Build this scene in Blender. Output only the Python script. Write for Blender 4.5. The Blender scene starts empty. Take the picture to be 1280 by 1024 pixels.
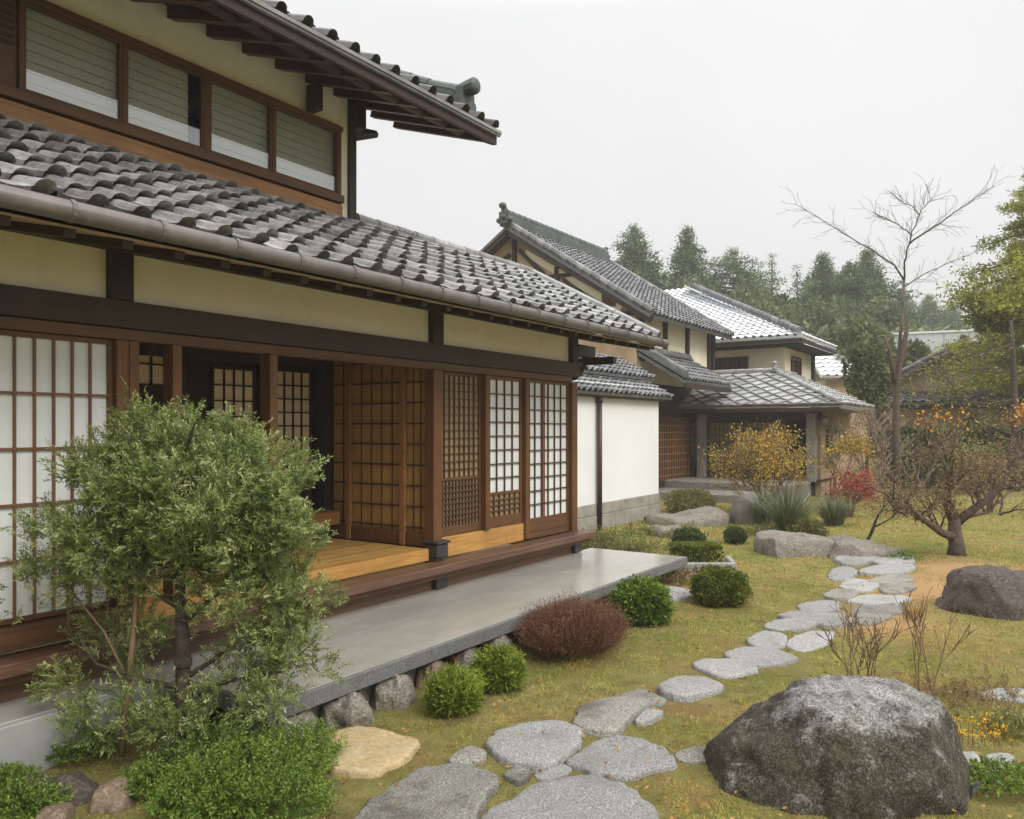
import bpy, bmesh, math, random
import numpy as np
from mathutils import Vector, noise as mnoise

# ------------------------------------------------------------------ camera, world, sun
C = bpy.context.scene.collection
SC = bpy.context.scene
PI = math.pi
H = 1.80                      # eye height above the lawn
FPX = 1000.0                  # focal length for a 1280 wide frame
HY = 535.0                    # horizon row in that frame
PHI = math.atan2(670, 1000)   # heading of the view from the facade direction (+X)
FW = np.array([math.cos(PHI), math.sin(PHI)])
RT = np.array([math.sin(PHI), -math.cos(PHI)])

cam_d = bpy.data.cameras.new('camera')
cam = bpy.data.objects.new('camera', cam_d); C.objects.link(cam)
cam.location = (0, 0, H)
cam.rotation_euler = (PI / 2, 0, PHI - PI / 2)
cam_d.sensor_width = 36.0
cam_d.lens = 36.0 * FPX / 1280.0
cam_d.shift_y = (HY - 512.0) / 1280.0
cam_d.clip_end = 2000
SC.camera = cam

SUN_EL = math.radians(44)
SUN_AZ = (-0.22, -0.97)       # where the sun stands, seen from the garden
w = bpy.data.worlds.new('World'); SC.world = w; w.use_nodes = True
nt = w.node_tree; nt.nodes.clear()
wo = nt.nodes.new('ShaderNodeOutputWorld'); bg = nt.nodes.new('ShaderNodeBackground')
sky = nt.nodes.new('ShaderNodeTexSky'); sky.sky_type = 'NISHITA'; sky.sun_disc = False
sky.sun_elevation = SUN_EL; sky.sun_rotation = math.atan2(SUN_AZ[0], SUN_AZ[1])
sky.air_density = 1.0; sky.dust_density = 6.0
geo = nt.nodes.new('ShaderNodeTexCoord'); sep = nt.nodes.new('ShaderNodeSeparateXYZ')
nt.links.new(geo.outputs['Generated'], sep.inputs[0])
ramp = nt.nodes.new('ShaderNodeValToRGB')      # overcast: brighter towards the zenith
e = ramp.color_ramp.elements
e[0].position = 0.0; e[0].color = (0.46, 0.464, 0.46, 1)
e[1].position = 1.0; e[1].color = (1.75, 1.77, 1.80, 1)
for p, v in ((0.10, 0.535), (0.26, 0.60), (0.46, 0.645), (0.62, 1.15)):
    q = e.new(p); q.color = (v, v * 1.002, v * 1.0, 1)
cl = nt.nodes.new('ShaderNodeTexNoise'); cl.inputs['Scale'].default_value = 2.2; cl.inputs['Detail'].default_value = 4
nt.links.new(geo.outputs['Generated'], cl.inputs['Vector'])
mr = nt.nodes.new('ShaderNodeMapRange'); mr.inputs[1].default_value = 0.3; mr.inputs[2].default_value = 0.7
mr.inputs[3].default_value = 0.96; mr.inputs[4].default_value = 1.03
nt.links.new(cl.outputs['Fac'], mr.inputs[0])
mul = nt.nodes.new('ShaderNodeMixRGB'); mul.blend_type = 'MULTIPLY'; mul.inputs[0].default_value = 1
nt.links.new(sep.outputs['Z'], ramp.inputs[0]); nt.links.new(ramp.outputs[0], mul.inputs[1]); nt.links.new(mr.outputs[0], mul.inputs[2])
sk = nt.nodes.new('ShaderNodeMixRGB'); sk.blend_type = 'MULTIPLY'; sk.inputs[0].default_value = 1
sk.inputs[2].default_value = (0.1, 0.1, 0.1, 1)
nt.links.new(sky.outputs[0], sk.inputs[1])
mx = nt.nodes.new('ShaderNodeMixRGB'); mx.inputs[0].default_value = 0.95
nt.links.new(sk.outputs[0], mx.inputs[1]); nt.links.new(mul.outputs[0], mx.inputs[2])
nt.links.new(mx.outputs[0], bg.inputs[0]); bg.inputs[1].default_value = 1.0
nt.links.new(bg.outputs[0], wo.inputs[0])

sd = bpy.data.lights.new('sun', 'SUN'); sd.energy = 1.5; sd.angle = math.radians(28); sd.color = (1.0, 0.965, 0.90)
sun = bpy.data.objects.new('sun', sd); C.objects.link(sun)
sv = Vector((SUN_AZ[0] * math.cos(SUN_EL), SUN_AZ[1] * math.cos(SUN_EL), math.sin(SUN_EL)))
sun.rotation_euler = sv.to_track_quat('Z', 'Y').to_euler(); sun.location = (0, -10, 20)

SC.view_settings.view_transform = 'Standard'
SC.view_settings.look = 'None'
SC.view_settings.exposure = 0.58
SC.view_settings.gamma = 1.0
SC.view_settings.use_curve_mapping = False
SC.render.engine = 'CYCLES'
try:
    SC.cycles.max_bounces = 8; SC.cycles.diffuse_bounces = 4; SC.cycles.transparent_max_bounces = 12
    SC.cycles.volume_bounces = 1
except Exception:
    pass

# ------------------------------------------------------------------ placing helpers
def gp(px, py, Z=0.0):
    """the point of the level Z seen at that place of the photograph"""
    z = FPX * (H - Z) / (py - HY); a = (px - 640) / FPX
    p = FW * z + RT * (a * z)
    return np.array([p[0], p[1], Z])
def at(px, py, z):
    a = (px - 640) / FPX; p = FW * z + RT * (a * z)
    return np.array([p[0], p[1], H - (py - HY) / FPX * z])
def dep(p): return p[0] * FW[0] + p[1] * FW[1]

# ------------------------------------------------------------------ materials
def nmat(name):
    m = bpy.data.materials.new(name); m.use_nodes = True
    return m, m.node_tree, m.node_tree.nodes['Principled BSDF']
def N(nt, t, **kw):
    n = nt.nodes.new(t)
    for k, v in kw.items(): setattr(n, k, v)
    return n
def c4(c): return (c[0], c[1], c[2], 1.0)
def pos_vec(nt, sc=(1, 1, 1)):
    g = N(nt, 'ShaderNodeNewGeometry'); mp = N(nt, 'ShaderNodeMapping'); mp.inputs['Scale'].default_value = sc
    nt.links.new(g.outputs['Position'], mp.inputs['Vector']); return mp.outputs['Vector']
def noise_n(nt, vec, scale, detail=4, rough=0.6):
    n = N(nt, 'ShaderNodeTexNoise'); n.inputs['Scale'].default_value = scale
    n.inputs['Detail'].default_value = detail; n.inputs['Roughness'].default_value = rough
    nt.links.new(vec, n.inputs['Vector']); return n.outputs['Fac']
def ramp_n(nt, fac, stops):
    r = N(nt, 'ShaderNodeValToRGB'); el = r.color_ramp.elements
    el[0].position, el[0].color = stops[0][0], c4(stops[0][1])
    el[1].position, el[1].color = stops[-1][0], c4(stops[-1][1])
    for p, c in stops[1:-1]:
        q = el.new(p); q.color = c4(c)
    nt.links.new(fac, r.inputs[0]); return r.outputs[0]
def mixc(nt, fac, a, b, mode='MIX'):
    m = N(nt, 'ShaderNodeMixRGB', blend_type=mode)
    for i, x in ((0, fac), (1, a), (2, b)):
        if isinstance(x, (int, float)): m.inputs[i].default_value = x if i == 0 else (x, x, x, 1)
        elif isinstance(x, tuple): m.inputs[i].default_value = c4(x)
        else: nt.links.new(x, m.inputs[i])
    return m.outputs[0]
def step_n(nt, fac, a, b, lo=0.0, hi=1.0):
    m = N(nt, 'ShaderNodeMapRange'); m.inputs[1].default_value = a; m.inputs[2].default_value = b
    m.inputs[3].default_value = lo; m.inputs[4].default_value = hi; nt.links.new(fac, m.inputs[0]); return m.outputs[0]
def bump_n(nt, b, h, dist, strength=0.6):
    bp = N(nt, 'ShaderNodeBump'); bp.inputs['Strength'].default_value = strength; bp.inputs['Distance'].default_value = dist
    nt.links.new(h, bp.inputs['Height']); nt.links.new(bp.outputs[0], b.inputs['Normal'])

def plain(name, c1, c2, scale=3.0, rough=0.7, bump=0.0, bscale=40, stretch=(1, 1, 1), spec=0.4, metal=0.0, grime=None):
    m, nt, b = nmat(name)
    v = pos_vec(nt, stretch)
    f = noise_n(nt, v, scale, 6, 0.65)
    col = ramp_n(nt, f, [(0.32, c1), (0.68, c2)])
    if grime:
        g = noise_n(nt, pos_vec(nt, (1.5, 1.5, 0.5)), 2.2, 8, 0.7)
        col = mixc(nt, step_n(nt, g, 0.52, 0.75, 0, grime[1]), col, grime[0])
    nt.links.new(col, b.inputs['Base Color'])
    b.inputs['Roughness'].default_value = rough; b.inputs['Metallic'].default_value = metal
    b.inputs['Specular IOR Level'].default_value = spec
    if bump: bump_n(nt, b, noise_n(nt, v, bscale, 5), bump)
    return m
def wood(name, dark, light, axis='x', rough=0.55, spec=0.4):
    st = {'x': (0.7, 14, 14), 'y': (14, 0.7, 14), 'z': (14, 14, 0.7)}[axis]
    m, nt, b = nmat(name)
    v = pos_vec(nt, st)
    f = noise_n(nt, v, 3.0, 8, 0.7); big = noise_n(nt, pos_vec(nt), 1.6, 4)
    col = ramp_n(nt, f, [(0.3, dark), (0.7, light)])
    col = mixc(nt, step_n(nt, big, 0.35, 0.7, 0.0, 0.45), col, tuple(0.6 * x for x in dark))
    nt.links.new(col, b.inputs['Base Color']); b.inputs['Specular IOR Level'].default_value = spec
    nt.links.new(step_n(nt, f, 0.3, 0.7, rough - 0.12, rough + 0.12), b.inputs['Roughness'])
    bump_n(nt, b, f, 0.002)
    return m
def foliage(name, stops, rough=0.55, trans=0.25, nscale=2.0, spec=0.35):
    m, nt, b = nmat(name)
    a = N(nt, 'ShaderNodeAttribute', attribute_name='var')
    n = noise_n(nt, pos_vec(nt), nscale, 3)
    f = N(nt, 'ShaderNodeMath', operation='MULTIPLY_ADD'); f.inputs[1].default_value = 0.6
    nt.links.new(a.outputs['Fac'], f.inputs[0])
    s = N(nt, 'ShaderNodeMath', operation='MULTIPLY_ADD'); s.inputs[1].default_value = 1.1; s.inputs[2].default_value = -0.33
    nt.links.new(n, s.inputs[0]); nt.links.new(s.outputs[0], f.inputs[2])
    col = ramp_n(nt, f.outputs[0], stops)
    nt.links.new(col, b.inputs['Base Color']); b.inputs['Roughness'].default_value = rough
    b.inputs['Specular IOR Level'].default_value = spec
    tr = N(nt, 'ShaderNodeBsdfTranslucent'); nt.links.new(col, tr.inputs[0])
    ms = N(nt, 'ShaderNodeMixShader'); ms.inputs[0].default_value = trans
    out = nt.nodes['Material Output']
    nt.links.new(b.outputs[0], ms.inputs[1]); nt.links.new(tr.outputs[0], ms.inputs[2]); nt.links.new(ms.outputs[0], out.inputs[0])
    return m
def granite(name, base, dark, light, stain, stain_amt=0.6, fine=170, moss=None, seed=0.0, bump=0.004):
    m, nt, b = nmat(name)
    v = pos_vec(nt)
    sp = noise_n(nt, v, fine, 3, 0.8)
    col = ramp_n(nt, sp, [(0.36, dark), (0.45, base), (0.54, base), (0.62, light)])
    mid = noise_n(nt, v, 9, 6, 0.7)
    col = mixc(nt, step_n(nt, mid, 0.3, 0.7, 0.0, 0.35), col, tuple(x * 0.62 for x in base))
    st = noise_n(nt, v, 2.6, 9, 0.72)
    col = mixc(nt, step_n(nt, st, 0.5, 0.64, 0.0, stain_amt), col, stain)
    if moss:
        ms = noise_n(nt, pos_vec(nt, (1.3, 1.3, 1.3)), 5.0, 8, 0.75)
        col = mixc(nt, step_n(nt, ms, moss[1], moss[1] + 0.12, 0, 0.8), col, moss[0])
    av = N(nt, 'ShaderNodeAttribute', attribute_name='var'); col = mixc(nt, 1.0, col, step_n(nt, av.outputs['Fac'], 0, 1, .72, 1.52), 'MULTIPLY')
    nt.links.new(col, b.inputs['Base Color']); b.inputs['Roughness'].default_value = 0.75
    h = mixc(nt, 0.35, sp, mid)
    bump_n(nt, b, h, bump * 2.5, 0.8)
    return m

M = {}
M['beam'] = wood('dark_beam_wood', (0.022, 0.012, 0.007), (0.060, 0.031, 0.018), 'x')
M['post'] = wood('post_wood', (0.075, 0.030, 0.010), (0.21, 0.088, 0.028), 'z')
M['post_dark'] = wood('dark_post_wood', (0.016, 0.010, 0.008), (0.042, 0.024, 0.017), 'z')
M['rail'] = wood('rail_wood', (0.065, 0.028, 0.011), (0.17, 0.076, 0.028), 'x')
M['sill'] = wood('sill_wood', (0.34, 0.17, 0.045), (0.62, 0.34, 0.10), 'x', 0.4)
M['plank'] = wood('plank_wood', (0.16, 0.07, 0.024), (0.42, 0.21, 0.07), 'x', 0.5)
M['step'] = wood('step_wood', (0.075, 0.036, 0.022), (0.19, 0.10, 0.062), 'x', 0.45)
M['skirt'] = wood('skirting_wood', (0.10, 0.05, 0.028), (0.21, 0.115, 0.065), 'x', 0.6)
M['floor'] = wood('floor_wood', (0.40, 0.23, 0.07), (0.62, 0.38, 0.12), 'x', 0.32)
M['rafter'] = wood('rafter_wood', (0.020, 0.011, 0.008), (0.06, 0.028, 0.018), 'y')
M['rafter_red'] = wood('reddish_rafter_wood', (0.035, 0.012, 0.008), (0.12, 0.038, 0.022), 'y')
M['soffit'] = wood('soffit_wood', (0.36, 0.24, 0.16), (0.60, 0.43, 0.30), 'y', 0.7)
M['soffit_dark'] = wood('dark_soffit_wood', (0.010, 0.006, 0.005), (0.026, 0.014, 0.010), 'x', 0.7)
M['muntin'] = wood('muntin_wood', (0.14, 0.055, 0.030), (0.24, 0.10, 0.055), 'z', 0.6)
M['muntin_dark'] = wood('dark_muntin_wood', (0.05, 0.025, 0.014), (0.11, 0.055, 0.03), 'z', 0.6)
M['tanboard'] = wood('tan_board', (0.32, 0.175, 0.05), (0.52, 0.31, 0.10), 'z', 0.5)
M['cream'] = plain('cream_plaster', (0.76, 0.715, 0.61), (0.84, 0.795, 0.69), 1.2, 0.9, 0.002, 60, grime=((0.60, 0.555, 0.46), 0.5))
M['cream2'] = plain('pale_plaster', (0.70, 0.63, 0.48), (0.80, 0.74, 0.60), 1.0, 0.9, 0.002, 40, grime=((0.50, 0.43, 0.31), 0.5))
M['tanwall'] = plain('tan_plaster', (0.34, 0.24, 0.15), (0.50, 0.37, 0.25), 1.3, 0.9, 0.003, 30, grime=((0.24, 0.17, 0.11), 0.6))
M['white'] = plain('white_plaster', (0.70, 0.71, 0.705), (0.76, 0.77, 0.77), 0.9, 0.85, 0.0015, 50, grime=((0.66, 0.66, 0.63), 0.30))
M['paper'] = plain('shoji_paper', (0.62, 0.645, 0.64), (0.69, 0.71, 0.70), 2.0, 0.8, 0.0008, 30, grime=((0.53, 0.56, 0.55), 0.4))
M['paper_tan'] = plain('aged_paper', (0.68, 0.53, 0.35), (0.80, 0.66, 0.47), 1.5, 0.8)
M['paper_brown'] = plain('brown_screen', (0.22, 0.15, 0.075), (0.34, 0.24, 0.125), 2.5, 0.35, stretch=(6, 6, 0.8))
M['gutter'] = plain('gutter_metal', (0.10, 0.085, 0.08), (0.17, 0.15, 0.14), 5, 0.42, grime=((0.07, 0.06, 0.055), 0.5))
M['flash'] = plain('grey_flashing', (0.14, 0.14, 0.145), (0.26, 0.26, 0.265), 3, 0.5)
M['iron'] = plain('iron_shoe', (0.035, 0.035, 0.037), (0.07, 0.07, 0.075), 8, 0.5, metal=0.3)
M['pipe'] = plain('downpipe_brown', (0.03, 0.018, 0.013), (0.06, 0.035, 0.026), 4, 0.45)
M['copper'] = plain('patina_copper', (0.045, 0.056, 0.052), (0.11, 0.125, 0.118), 4, 0.5)
M['plinth'] = plain('plinth_stone', (0.20, 0.185, 0.155), (0.36, 0.34, 0.295), 3, 0.8, 0.004, 60, grime=((0.14, 0.12, 0.10), 0.7))
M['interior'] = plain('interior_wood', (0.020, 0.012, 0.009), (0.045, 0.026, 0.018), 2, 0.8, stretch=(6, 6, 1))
M['greypanel'] = plain('grey_cladding', (0.46, 0.49, 0.53), (0.54, 0.57, 0.60), 1.0, 0.6)
M['hedgewood'] = plain('bark_brown', (0.055, 0.040, 0.030), (0.14, 0.105, 0.08), 14, 0.9, 0.006, 60, stretch=(1, 1, 0.4))
M['bark_grey'] = plain('bark_grey', (0.06, 0.048, 0.04), (0.15, 0.125, 0.105), 12, 0.9, 0.006, 60, stretch=(1, 1, 0.4))
M['bark_dark'] = plain('bark_dark', (0.030, 0.022, 0.017), (0.085, 0.064, 0.05), 18, 0.9, 0.008, 60)
M['bark_mid'] = plain('bark_brown_grey', (0.045, 0.032, 0.024), (0.135, 0.10, 0.075), 16, 0.9, 0.006, 60)
M['bark_pale'] = plain('bark_pale', (0.17, 0.125, 0.09), (0.32, 0.245, 0.18), 12, 0.9, 0.005, 60)
M['twig'] = plain('twig_brown', (0.10, 0.06, 0.035), (0.21, 0.135, 0.08), 6, 0.9)
M['soilrock'] = granite('brown_rock', (0.16, 0.115, 0.075), (0.06, 0.04, 0.028), (0.26, 0.2, 0.14), (0.07, 0.05, 0.035), 0.6, 60)

def glass_mat():
    m = bpy.data.materials.new('window_glass'); m.use_nodes = True; nt = m.node_tree; nt.nodes.clear()
    o = N(nt, 'ShaderNodeOutputMaterial'); t = N(nt, 'ShaderNodeBsdfTransparent'); t.inputs[0].default_value = (0.90, 0.91, 0.88, 1)
    g = N(nt, 'ShaderNodeBsdfGlossy'); g.inputs['Roughness'].default_value = 0.01; g.inputs[0].default_value = (0.95, 0.97, 1, 1)
    lw = N(nt, 'ShaderNodeLayerWeight'); lw.inputs[0].default_value = 0.5
    pw = N(nt, 'ShaderNodeMath', operation='POWER'); pw.inputs[1].default_value = 2.5; nt.links.new(lw.outputs['Facing'], pw.inputs[0])
    fr = N(nt, 'ShaderNodeMath', operation='MULTIPLY_ADD'); fr.inputs[1].default_value = .75; fr.inputs[2].default_value = .14; nt.links.new(pw.outputs[0], fr.inputs[0])
    mxs = N(nt, 'ShaderNodeMixShader'); nt.links.new(fr.outputs[0], mxs.inputs[0])
    nt.links.new(t.outputs[0], mxs.inputs[1]); nt.links.new(g.outputs[0], mxs.inputs[2]); nt.links.new(mxs.outputs[0], o.inputs[0])
    return m
M['glass'] = glass_mat()
M['blind'] = plain('blind_fabric', (0.70, 0.70, 0.69), (0.78, 0.78, 0.77), 1.0, 0.8)

def tile_mat(name, stops, rough=0.38, moss=0.0, spec=0.5, dirt=0.7):
    m, nt, b = nmat(name)
    a = N(nt, 'ShaderNodeAttribute', attribute_name='var')
    v = pos_vec(nt)
    f1 = noise_n(nt, v, 9, 8, 0.72)
    add = N(nt, 'ShaderNodeMath', operation='MULTIPLY_ADD'); add.inputs[1].default_value = 0.45
    nt.links.new(a.outputs['Fac'], add.inputs[0])
    sc = N(nt, 'ShaderNodeMath', operation='MULTIPLY_ADD'); sc.inputs[1].default_value = 1.2; sc.inputs[2].default_value = -0.32
    nt.links.new(f1, sc.inputs[0]); nt.links.new(sc.outputs[0], add.inputs[2])
    col = ramp_n(nt, add.outputs[0], stops)
    stk = noise_n(nt, pos_vec(nt, (16, 1.6, 1.6)), 2.5, 7, 0.75)
    col = mixc(nt, step_n(nt, stk, 0.42, 0.62, 0, 0.75 * dirt), col, (0.055, 0.055, 0.057))
    lich = noise_n(nt, v, 26, 6, 0.8)
    col = mixc(nt, step_n(nt, lich, 0.58, 0.68, 0, 0.55), col, (0.42, 0.42, 0.39))
    dk = noise_n(nt, v, 4.5, 8, 0.75)
    col = mixc(nt, step_n(nt, dk, 0.55, 0.66, 0, dirt), col, (0.045, 0.045, 0.044))
    if moss: col = mixc(nt, step_n(nt, noise_n(nt, v, 3.0, 8, 0.75), 0.52, 0.66, 0, moss), col, (0.12, 0.10, 0.055))
    nt.links.new(col, b.inputs['Base Color']); b.inputs['Specular IOR Level'].default_value = spec
    nt.links.new(step_n(nt, f1, 0.3, 0.7, rough - 0.1, rough + 0.2), b.inputs['Roughness'])
    bump_n(nt, b, lich, 0.004, 0.5)
    return m
M['tile'] = tile_mat('grey_roof_tile', [(0.1, (0.12, 0.12, 0.122)), (0.5, (0.32, 0.317, 0.31)), (0.9, (0.54, 0.535, 0.52))], 0.28)
M['tile_far'] = tile_mat('dark_roof_tile', [(0.1, (0.06, 0.062, 0.066)), (0.5, (0.16, 0.163, 0.17)), (0.9, (0.36, 0.36, 0.37))])
M['tile_pale'] = tile_mat('pale_roof_tile', [(0.1, (0.58, 0.59, 0.61)), (0.5, (0.74, 0.75, 0.77)), (0.9, (0.82, 0.83, 0.84))], 0.22, dirt=.12)
M['tile_moss'] = tile_mat('mossy_roof_tile', [(0.1, (0.20, 0.20, 0.195)), (0.5, (0.36, 0.36, 0.35)), (0.9, (0.52, 0.52, 0.50))], 0.35, 0.55, dirt=.5)
M['tile_eave'] = tile_mat('eave_roof_tile', [(0.1, (0.05, 0.04, 0.038)), (0.5, (0.09, 0.07, 0.064)), (0.9, (0.11, 0.14, 0.12))])

# ------------------------------------------------------------------ mesh building
ORG = {}
class MB:
    def __init__(s): s.V = []; s.F = []; s.A = []; s.n = 0
    def add(s, v, f, a=None):
        v = np.asarray(v, float).reshape(-1, 3)
        if not isinstance(f, list): f = [f]
        for q in f:
            q = np.asarray(q, int)
            if q.size: s.F.append(q + s.n)
        s.V.append(v); s.A.append(np.full(len(v), 0.5) if a is None else np.broadcast_to(np.asarray(a, float), (len(v),)))
        s.n += len(v)
    def box(s, x0, x1, y0, y1, z0, z1, a=None):
        v = [(x, y, z) for x in (x0, x1) for y in (y0, y1) for z in (z0, z1)]
        s.add(v, [(0, 1, 3, 2), (4, 6, 7, 5), (0, 4, 5, 1), (2, 3, 7, 6), (0, 2, 6, 4), (1, 5, 7, 3)], a)
    def obox(s, p0, p1, wd, ht, up=(0, 0, 1), a=None):
        p0 = np.array(p0, float); p1 = np.array(p1, float); d = p1 - p0; d /= np.linalg.norm(d)
        sd = np.cross(d, up); sd /= np.linalg.norm(sd); u = np.cross(sd, d)
        v = []
        for p in (p0, p1):
            for i in (-.5, .5):
                for j in (-.5, .5): v.append(p + sd * wd * i + u * ht * j)
        s.add(v, [(0, 1, 3, 2), (4, 6, 7, 5), (0, 4, 5, 1), (2, 3, 7, 6), (0, 2, 6, 4), (1, 5, 7, 3)], a)
    def slab(s, quad, th, a=None):
        """a flat polygon given thickness downwards along its normal"""
        q = np.array(quad, float); n = np.cross(q[1] - q[0], q[2] - q[0]); n /= np.linalg.norm(n)
        if n[2] < 0: n = -n
        k = len(q); v = np.vstack([q, q - n * th])
        fs = [np.array([list(range(k))]), np.array([list(range(2 * k - 1, k - 1, -1))])]
        fs.append(np.array([(i, i + k, (i + 1) % k + k, (i + 1) % k) for i in range(k)]))
        s.add(v, fs, a)
    def tube(s, pts, rad, n=6, a=None, cap=True):
        pts = np.asarray(pts, float); k = len(pts); rad = np.broadcast_to(np.asarray(rad, float), (k,))
        t = np.gradient(pts, axis=0); t /= (np.linalg.norm(t, axis=1)[:, None] + 1e-9)
        ref = np.array([0, 0, 1.0]) if abs(t[0][2]) < 0.9 else np.array([1.0, 0, 0])
        u = np.cross(t[0], ref); u /= np.linalg.norm(u)
        V = []
        ang = np.arange(n) * 2 * PI / n
        for i in range(k):
            u = u - t[i] * np.dot(u, t[i]); u /= (np.linalg.norm(u) + 1e-9); v = np.cross(t[i], u)
            V.append(pts[i] + rad[i] * (np.cos(ang)[:, None] * u + np.sin(ang)[:, None] * v))
        V = np.vstack(V); f = []
        for i in range(k - 1):
            for j in range(n):
                f.append((i * n + j, i * n + (j + 1) % n, (i + 1) * n + (j + 1) % n, (i + 1) * n + j))
        fs = [np.array(f)]
        if cap: fs += [np.array([list(range(n - 1, -1, -1))]), np.array([list(range((k - 1) * n, k * n))])]
        s.add(V, fs, a)
    def ball(s, c, r, sub=2, a=None):
        bm = bmesh.new(); bmesh.ops.create_icosphere(bm, subdivisions=sub, radius=1)
        v = np.array([x.co[:] for x in bm.verts]); f = np.array([[q.index for q in p.verts] for p in bm.faces]); bm.free()
        s.add(v * np.array(r) + np.array(c), f, a)
    def build(s, name, mat, parent=None, smooth=False, bevel=0.0):
        V = np.vstack(s.V); A = np.concatenate(s.A)
        org = ORG.get(parent.name, np.zeros(3)) if parent is not None else np.zeros(3)
        o = mk(name, V - org, s.F, mat, A, smooth)
        if parent is not None: o.parent = parent; ORG[o.name] = org
        if bevel:
            b = o.modifiers.new('bevel', 'BEVEL'); b.width = bevel; b.segments = 1; b.limit_method = 'ANGLE'; b.angle_limit = 0.7
        return o
def mk(name, V, Fs, mat, A=None, smooth=False):
    me = bpy.data.meshes.new(name)
    V = np.ascontiguousarray(V, dtype=np.float32)
    loops = []; starts = []; off = 0
    for f in Fs:
        f = np.atleast_2d(f); k = f.shape[1]; loops.append(f.ravel())
        starts.append(off + np.arange(len(f)) * k); off += f.size
    loops = np.concatenate(loops).astype(np.int32); starts = np.concatenate(starts).astype(np.int32)
    me.vertices.add(len(V)); me.vertices.foreach_set('co', V.ravel())
    me.loops.add(len(loops)); me.loops.foreach_set('vertex_index', loops)
    me.polygons.add(len(starts)); me.polygons.foreach_set('loop_start', starts)
    if A is not None:
        at_ = me.attributes.new('var', 'FLOAT', 'POINT'); at_.data.foreach_set('value', np.ascontiguousarray(A, dtype=np.float32))
    me.update(calc_edges=True)
    me.polygons.foreach_set('use_smooth', np.full(len(starts), bool(smooth)))
    me.materials.append(mat)
    o = bpy.data.objects.new(name, me); C.objects.link(o); return o
def thing(name, label, cat, loc=(0, 0, 0), group=None):
    o = bpy.data.objects.new(name, None); C.objects.link(o); o.empty_display_size = 0.2
    o.location = tuple(float(x) for x in loc); ORG[o.name] = np.array(loc, float)
    o['label'] = label; o['category'] = cat
    if group: o['group'] = group
    return o
def tag(o, label, cat, group=None):
    o['label'] = label; o['category'] = cat
    if group: o['group'] = group
    return o
def recenter(o, p):
    """put the origin of a one mesh thing at its base"""
    p = np.array(p, float); me = o.data; n = len(me.vertices)
    co = np.zeros(n * 3, dtype=np.float32); me.vertices.foreach_get('co', co)
    co = (co.reshape(-1, 3) - p.astype(np.float32)).ravel(); me.vertices.foreach_set('co', co); me.update()
    o.location = tuple(p); return o
def struct(o): o['kind'] = 'structure'; return o
def stuff(o, label=None, cat=None):
    o['kind'] = 'stuff'
    if label: o['label'] = label; o['category'] = cat
    return o

# ------------------------------------------------------------------ roof tiles
def unit(v): v = np.array(v, float); return v / np.linalg.norm(v)
TP = np.linspace(0, 1, 12)
TP = np.concatenate([np.linspace(0, .56, 5), np.linspace(.58, 1.0, 9)])
def prof(amp): return np.where(TP < 0.57, -0.22 * amp * np.sin(PI * TP / 0.57), amp * np.sqrt(np.clip(1 - ((TP - 0.79) / 0.21) ** 2, 0, 1)))
def tiles(mb, O, eu, es, L, S, tw=0.26, tl=0.235, lo=None, hi=None, amp=0.05, stp=0.04, seed=1, lip=0.03, jit=1.0):
    rg = np.random.RandomState(seed)
    O = np.array(O, float); eu = unit(eu); es = unit(es); n = np.cross(eu, es); n = n if n[2] > 0 else -n
    nc = max(1, int(round(L / tw))); tw = L / nc; nr = max(1, int(round(S / tl))); tl = S / nr
    pf = prof(amp); K = len(TP)
    F = np.array([(r * K + i, r * K + i + 1, (r + 1) * K + i + 1, (r + 1) * K + i) for r in range(2) for i in range(K - 1)])
    for j in range(nr):
        s0 = j * tl
        for i in range(nc):
            cu = (i + 0.5) * tw
            if lo and cu < lo(s0 + tl * .5): continue
            if hi and cu > hi(s0 + tl * .5): continue
            jz = rg.uniform(-.006, .006) * jit; js = rg.uniform(-.008, .008) * jit; tilt = rg.uniform(-.012, .012) * jit
            U = (i * tw + TP * tw * 1.03)
            sA = min(s0 + tl * 1.15, S + 0.02)
            rows = ((sA, pf * 0.85 + 0.0), (s0 + js, pf + stp + jz + tilt * (TP - .5)), (s0 + js + np.where(TP < .57, 0.014, .095), np.where(TP < .57, pf * 0.9 + stp + jz - lip, pf * .35 - .01)))
            V = np.vstack([O + U[:, None] * eu + np.broadcast_to(ss, (K,))[:, None] * es + hh[:, None] * n for ss, hh in rows])
            mb.add(V, F, rg.rand())
def diamonds(mb, O, eu, es, L, S, d=.40, lo=None, seed=1):
    """square tiles laid on their corners, each overlapping the two below"""
    rg = np.random.RandomState(seed); O = np.array(O, float); eu = unit(eu); es = unit(es); n = np.cross(eu, es); n = n if n[2] > 0 else -n
    h = d / 2
    for j in range(int(S / h) + 2):
        for i in range(int(L / d) + 2):
            cu = i * d + (h if j % 2 else 0); cs = j * h
            if (lo and cu < lo(cs)) or cs > S - h * .4 or cu > L: continue
            k = h * 1.06; jz = rg.uniform(0, .012); js = rg.uniform(-.012, .012)
            pts = [(0, k), (k, 0), (0, -k), (-k, 0)]; el = [.006, .024, .046, .024]
            V = [O + eu * (cu + x + js) + es * max(-.03, cs + y) + n * (e_ + jz) for (x, y), e_ in zip(pts, el)]
            V += [v - n * .03 - es * .0 for v in V]
            mb.add(V, [np.array([(0, 3, 2, 1)]), np.array([(1, 2, 6, 5), (2, 3, 7, 6)])], rg.rand())
            # raised rim along the two lower edges
            a, b, c = V[1] + n * .008, V[2] + n * .010, V[3] + n * .008
            mb.tube([a, b, c], .012, 5, 0.0)
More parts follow.
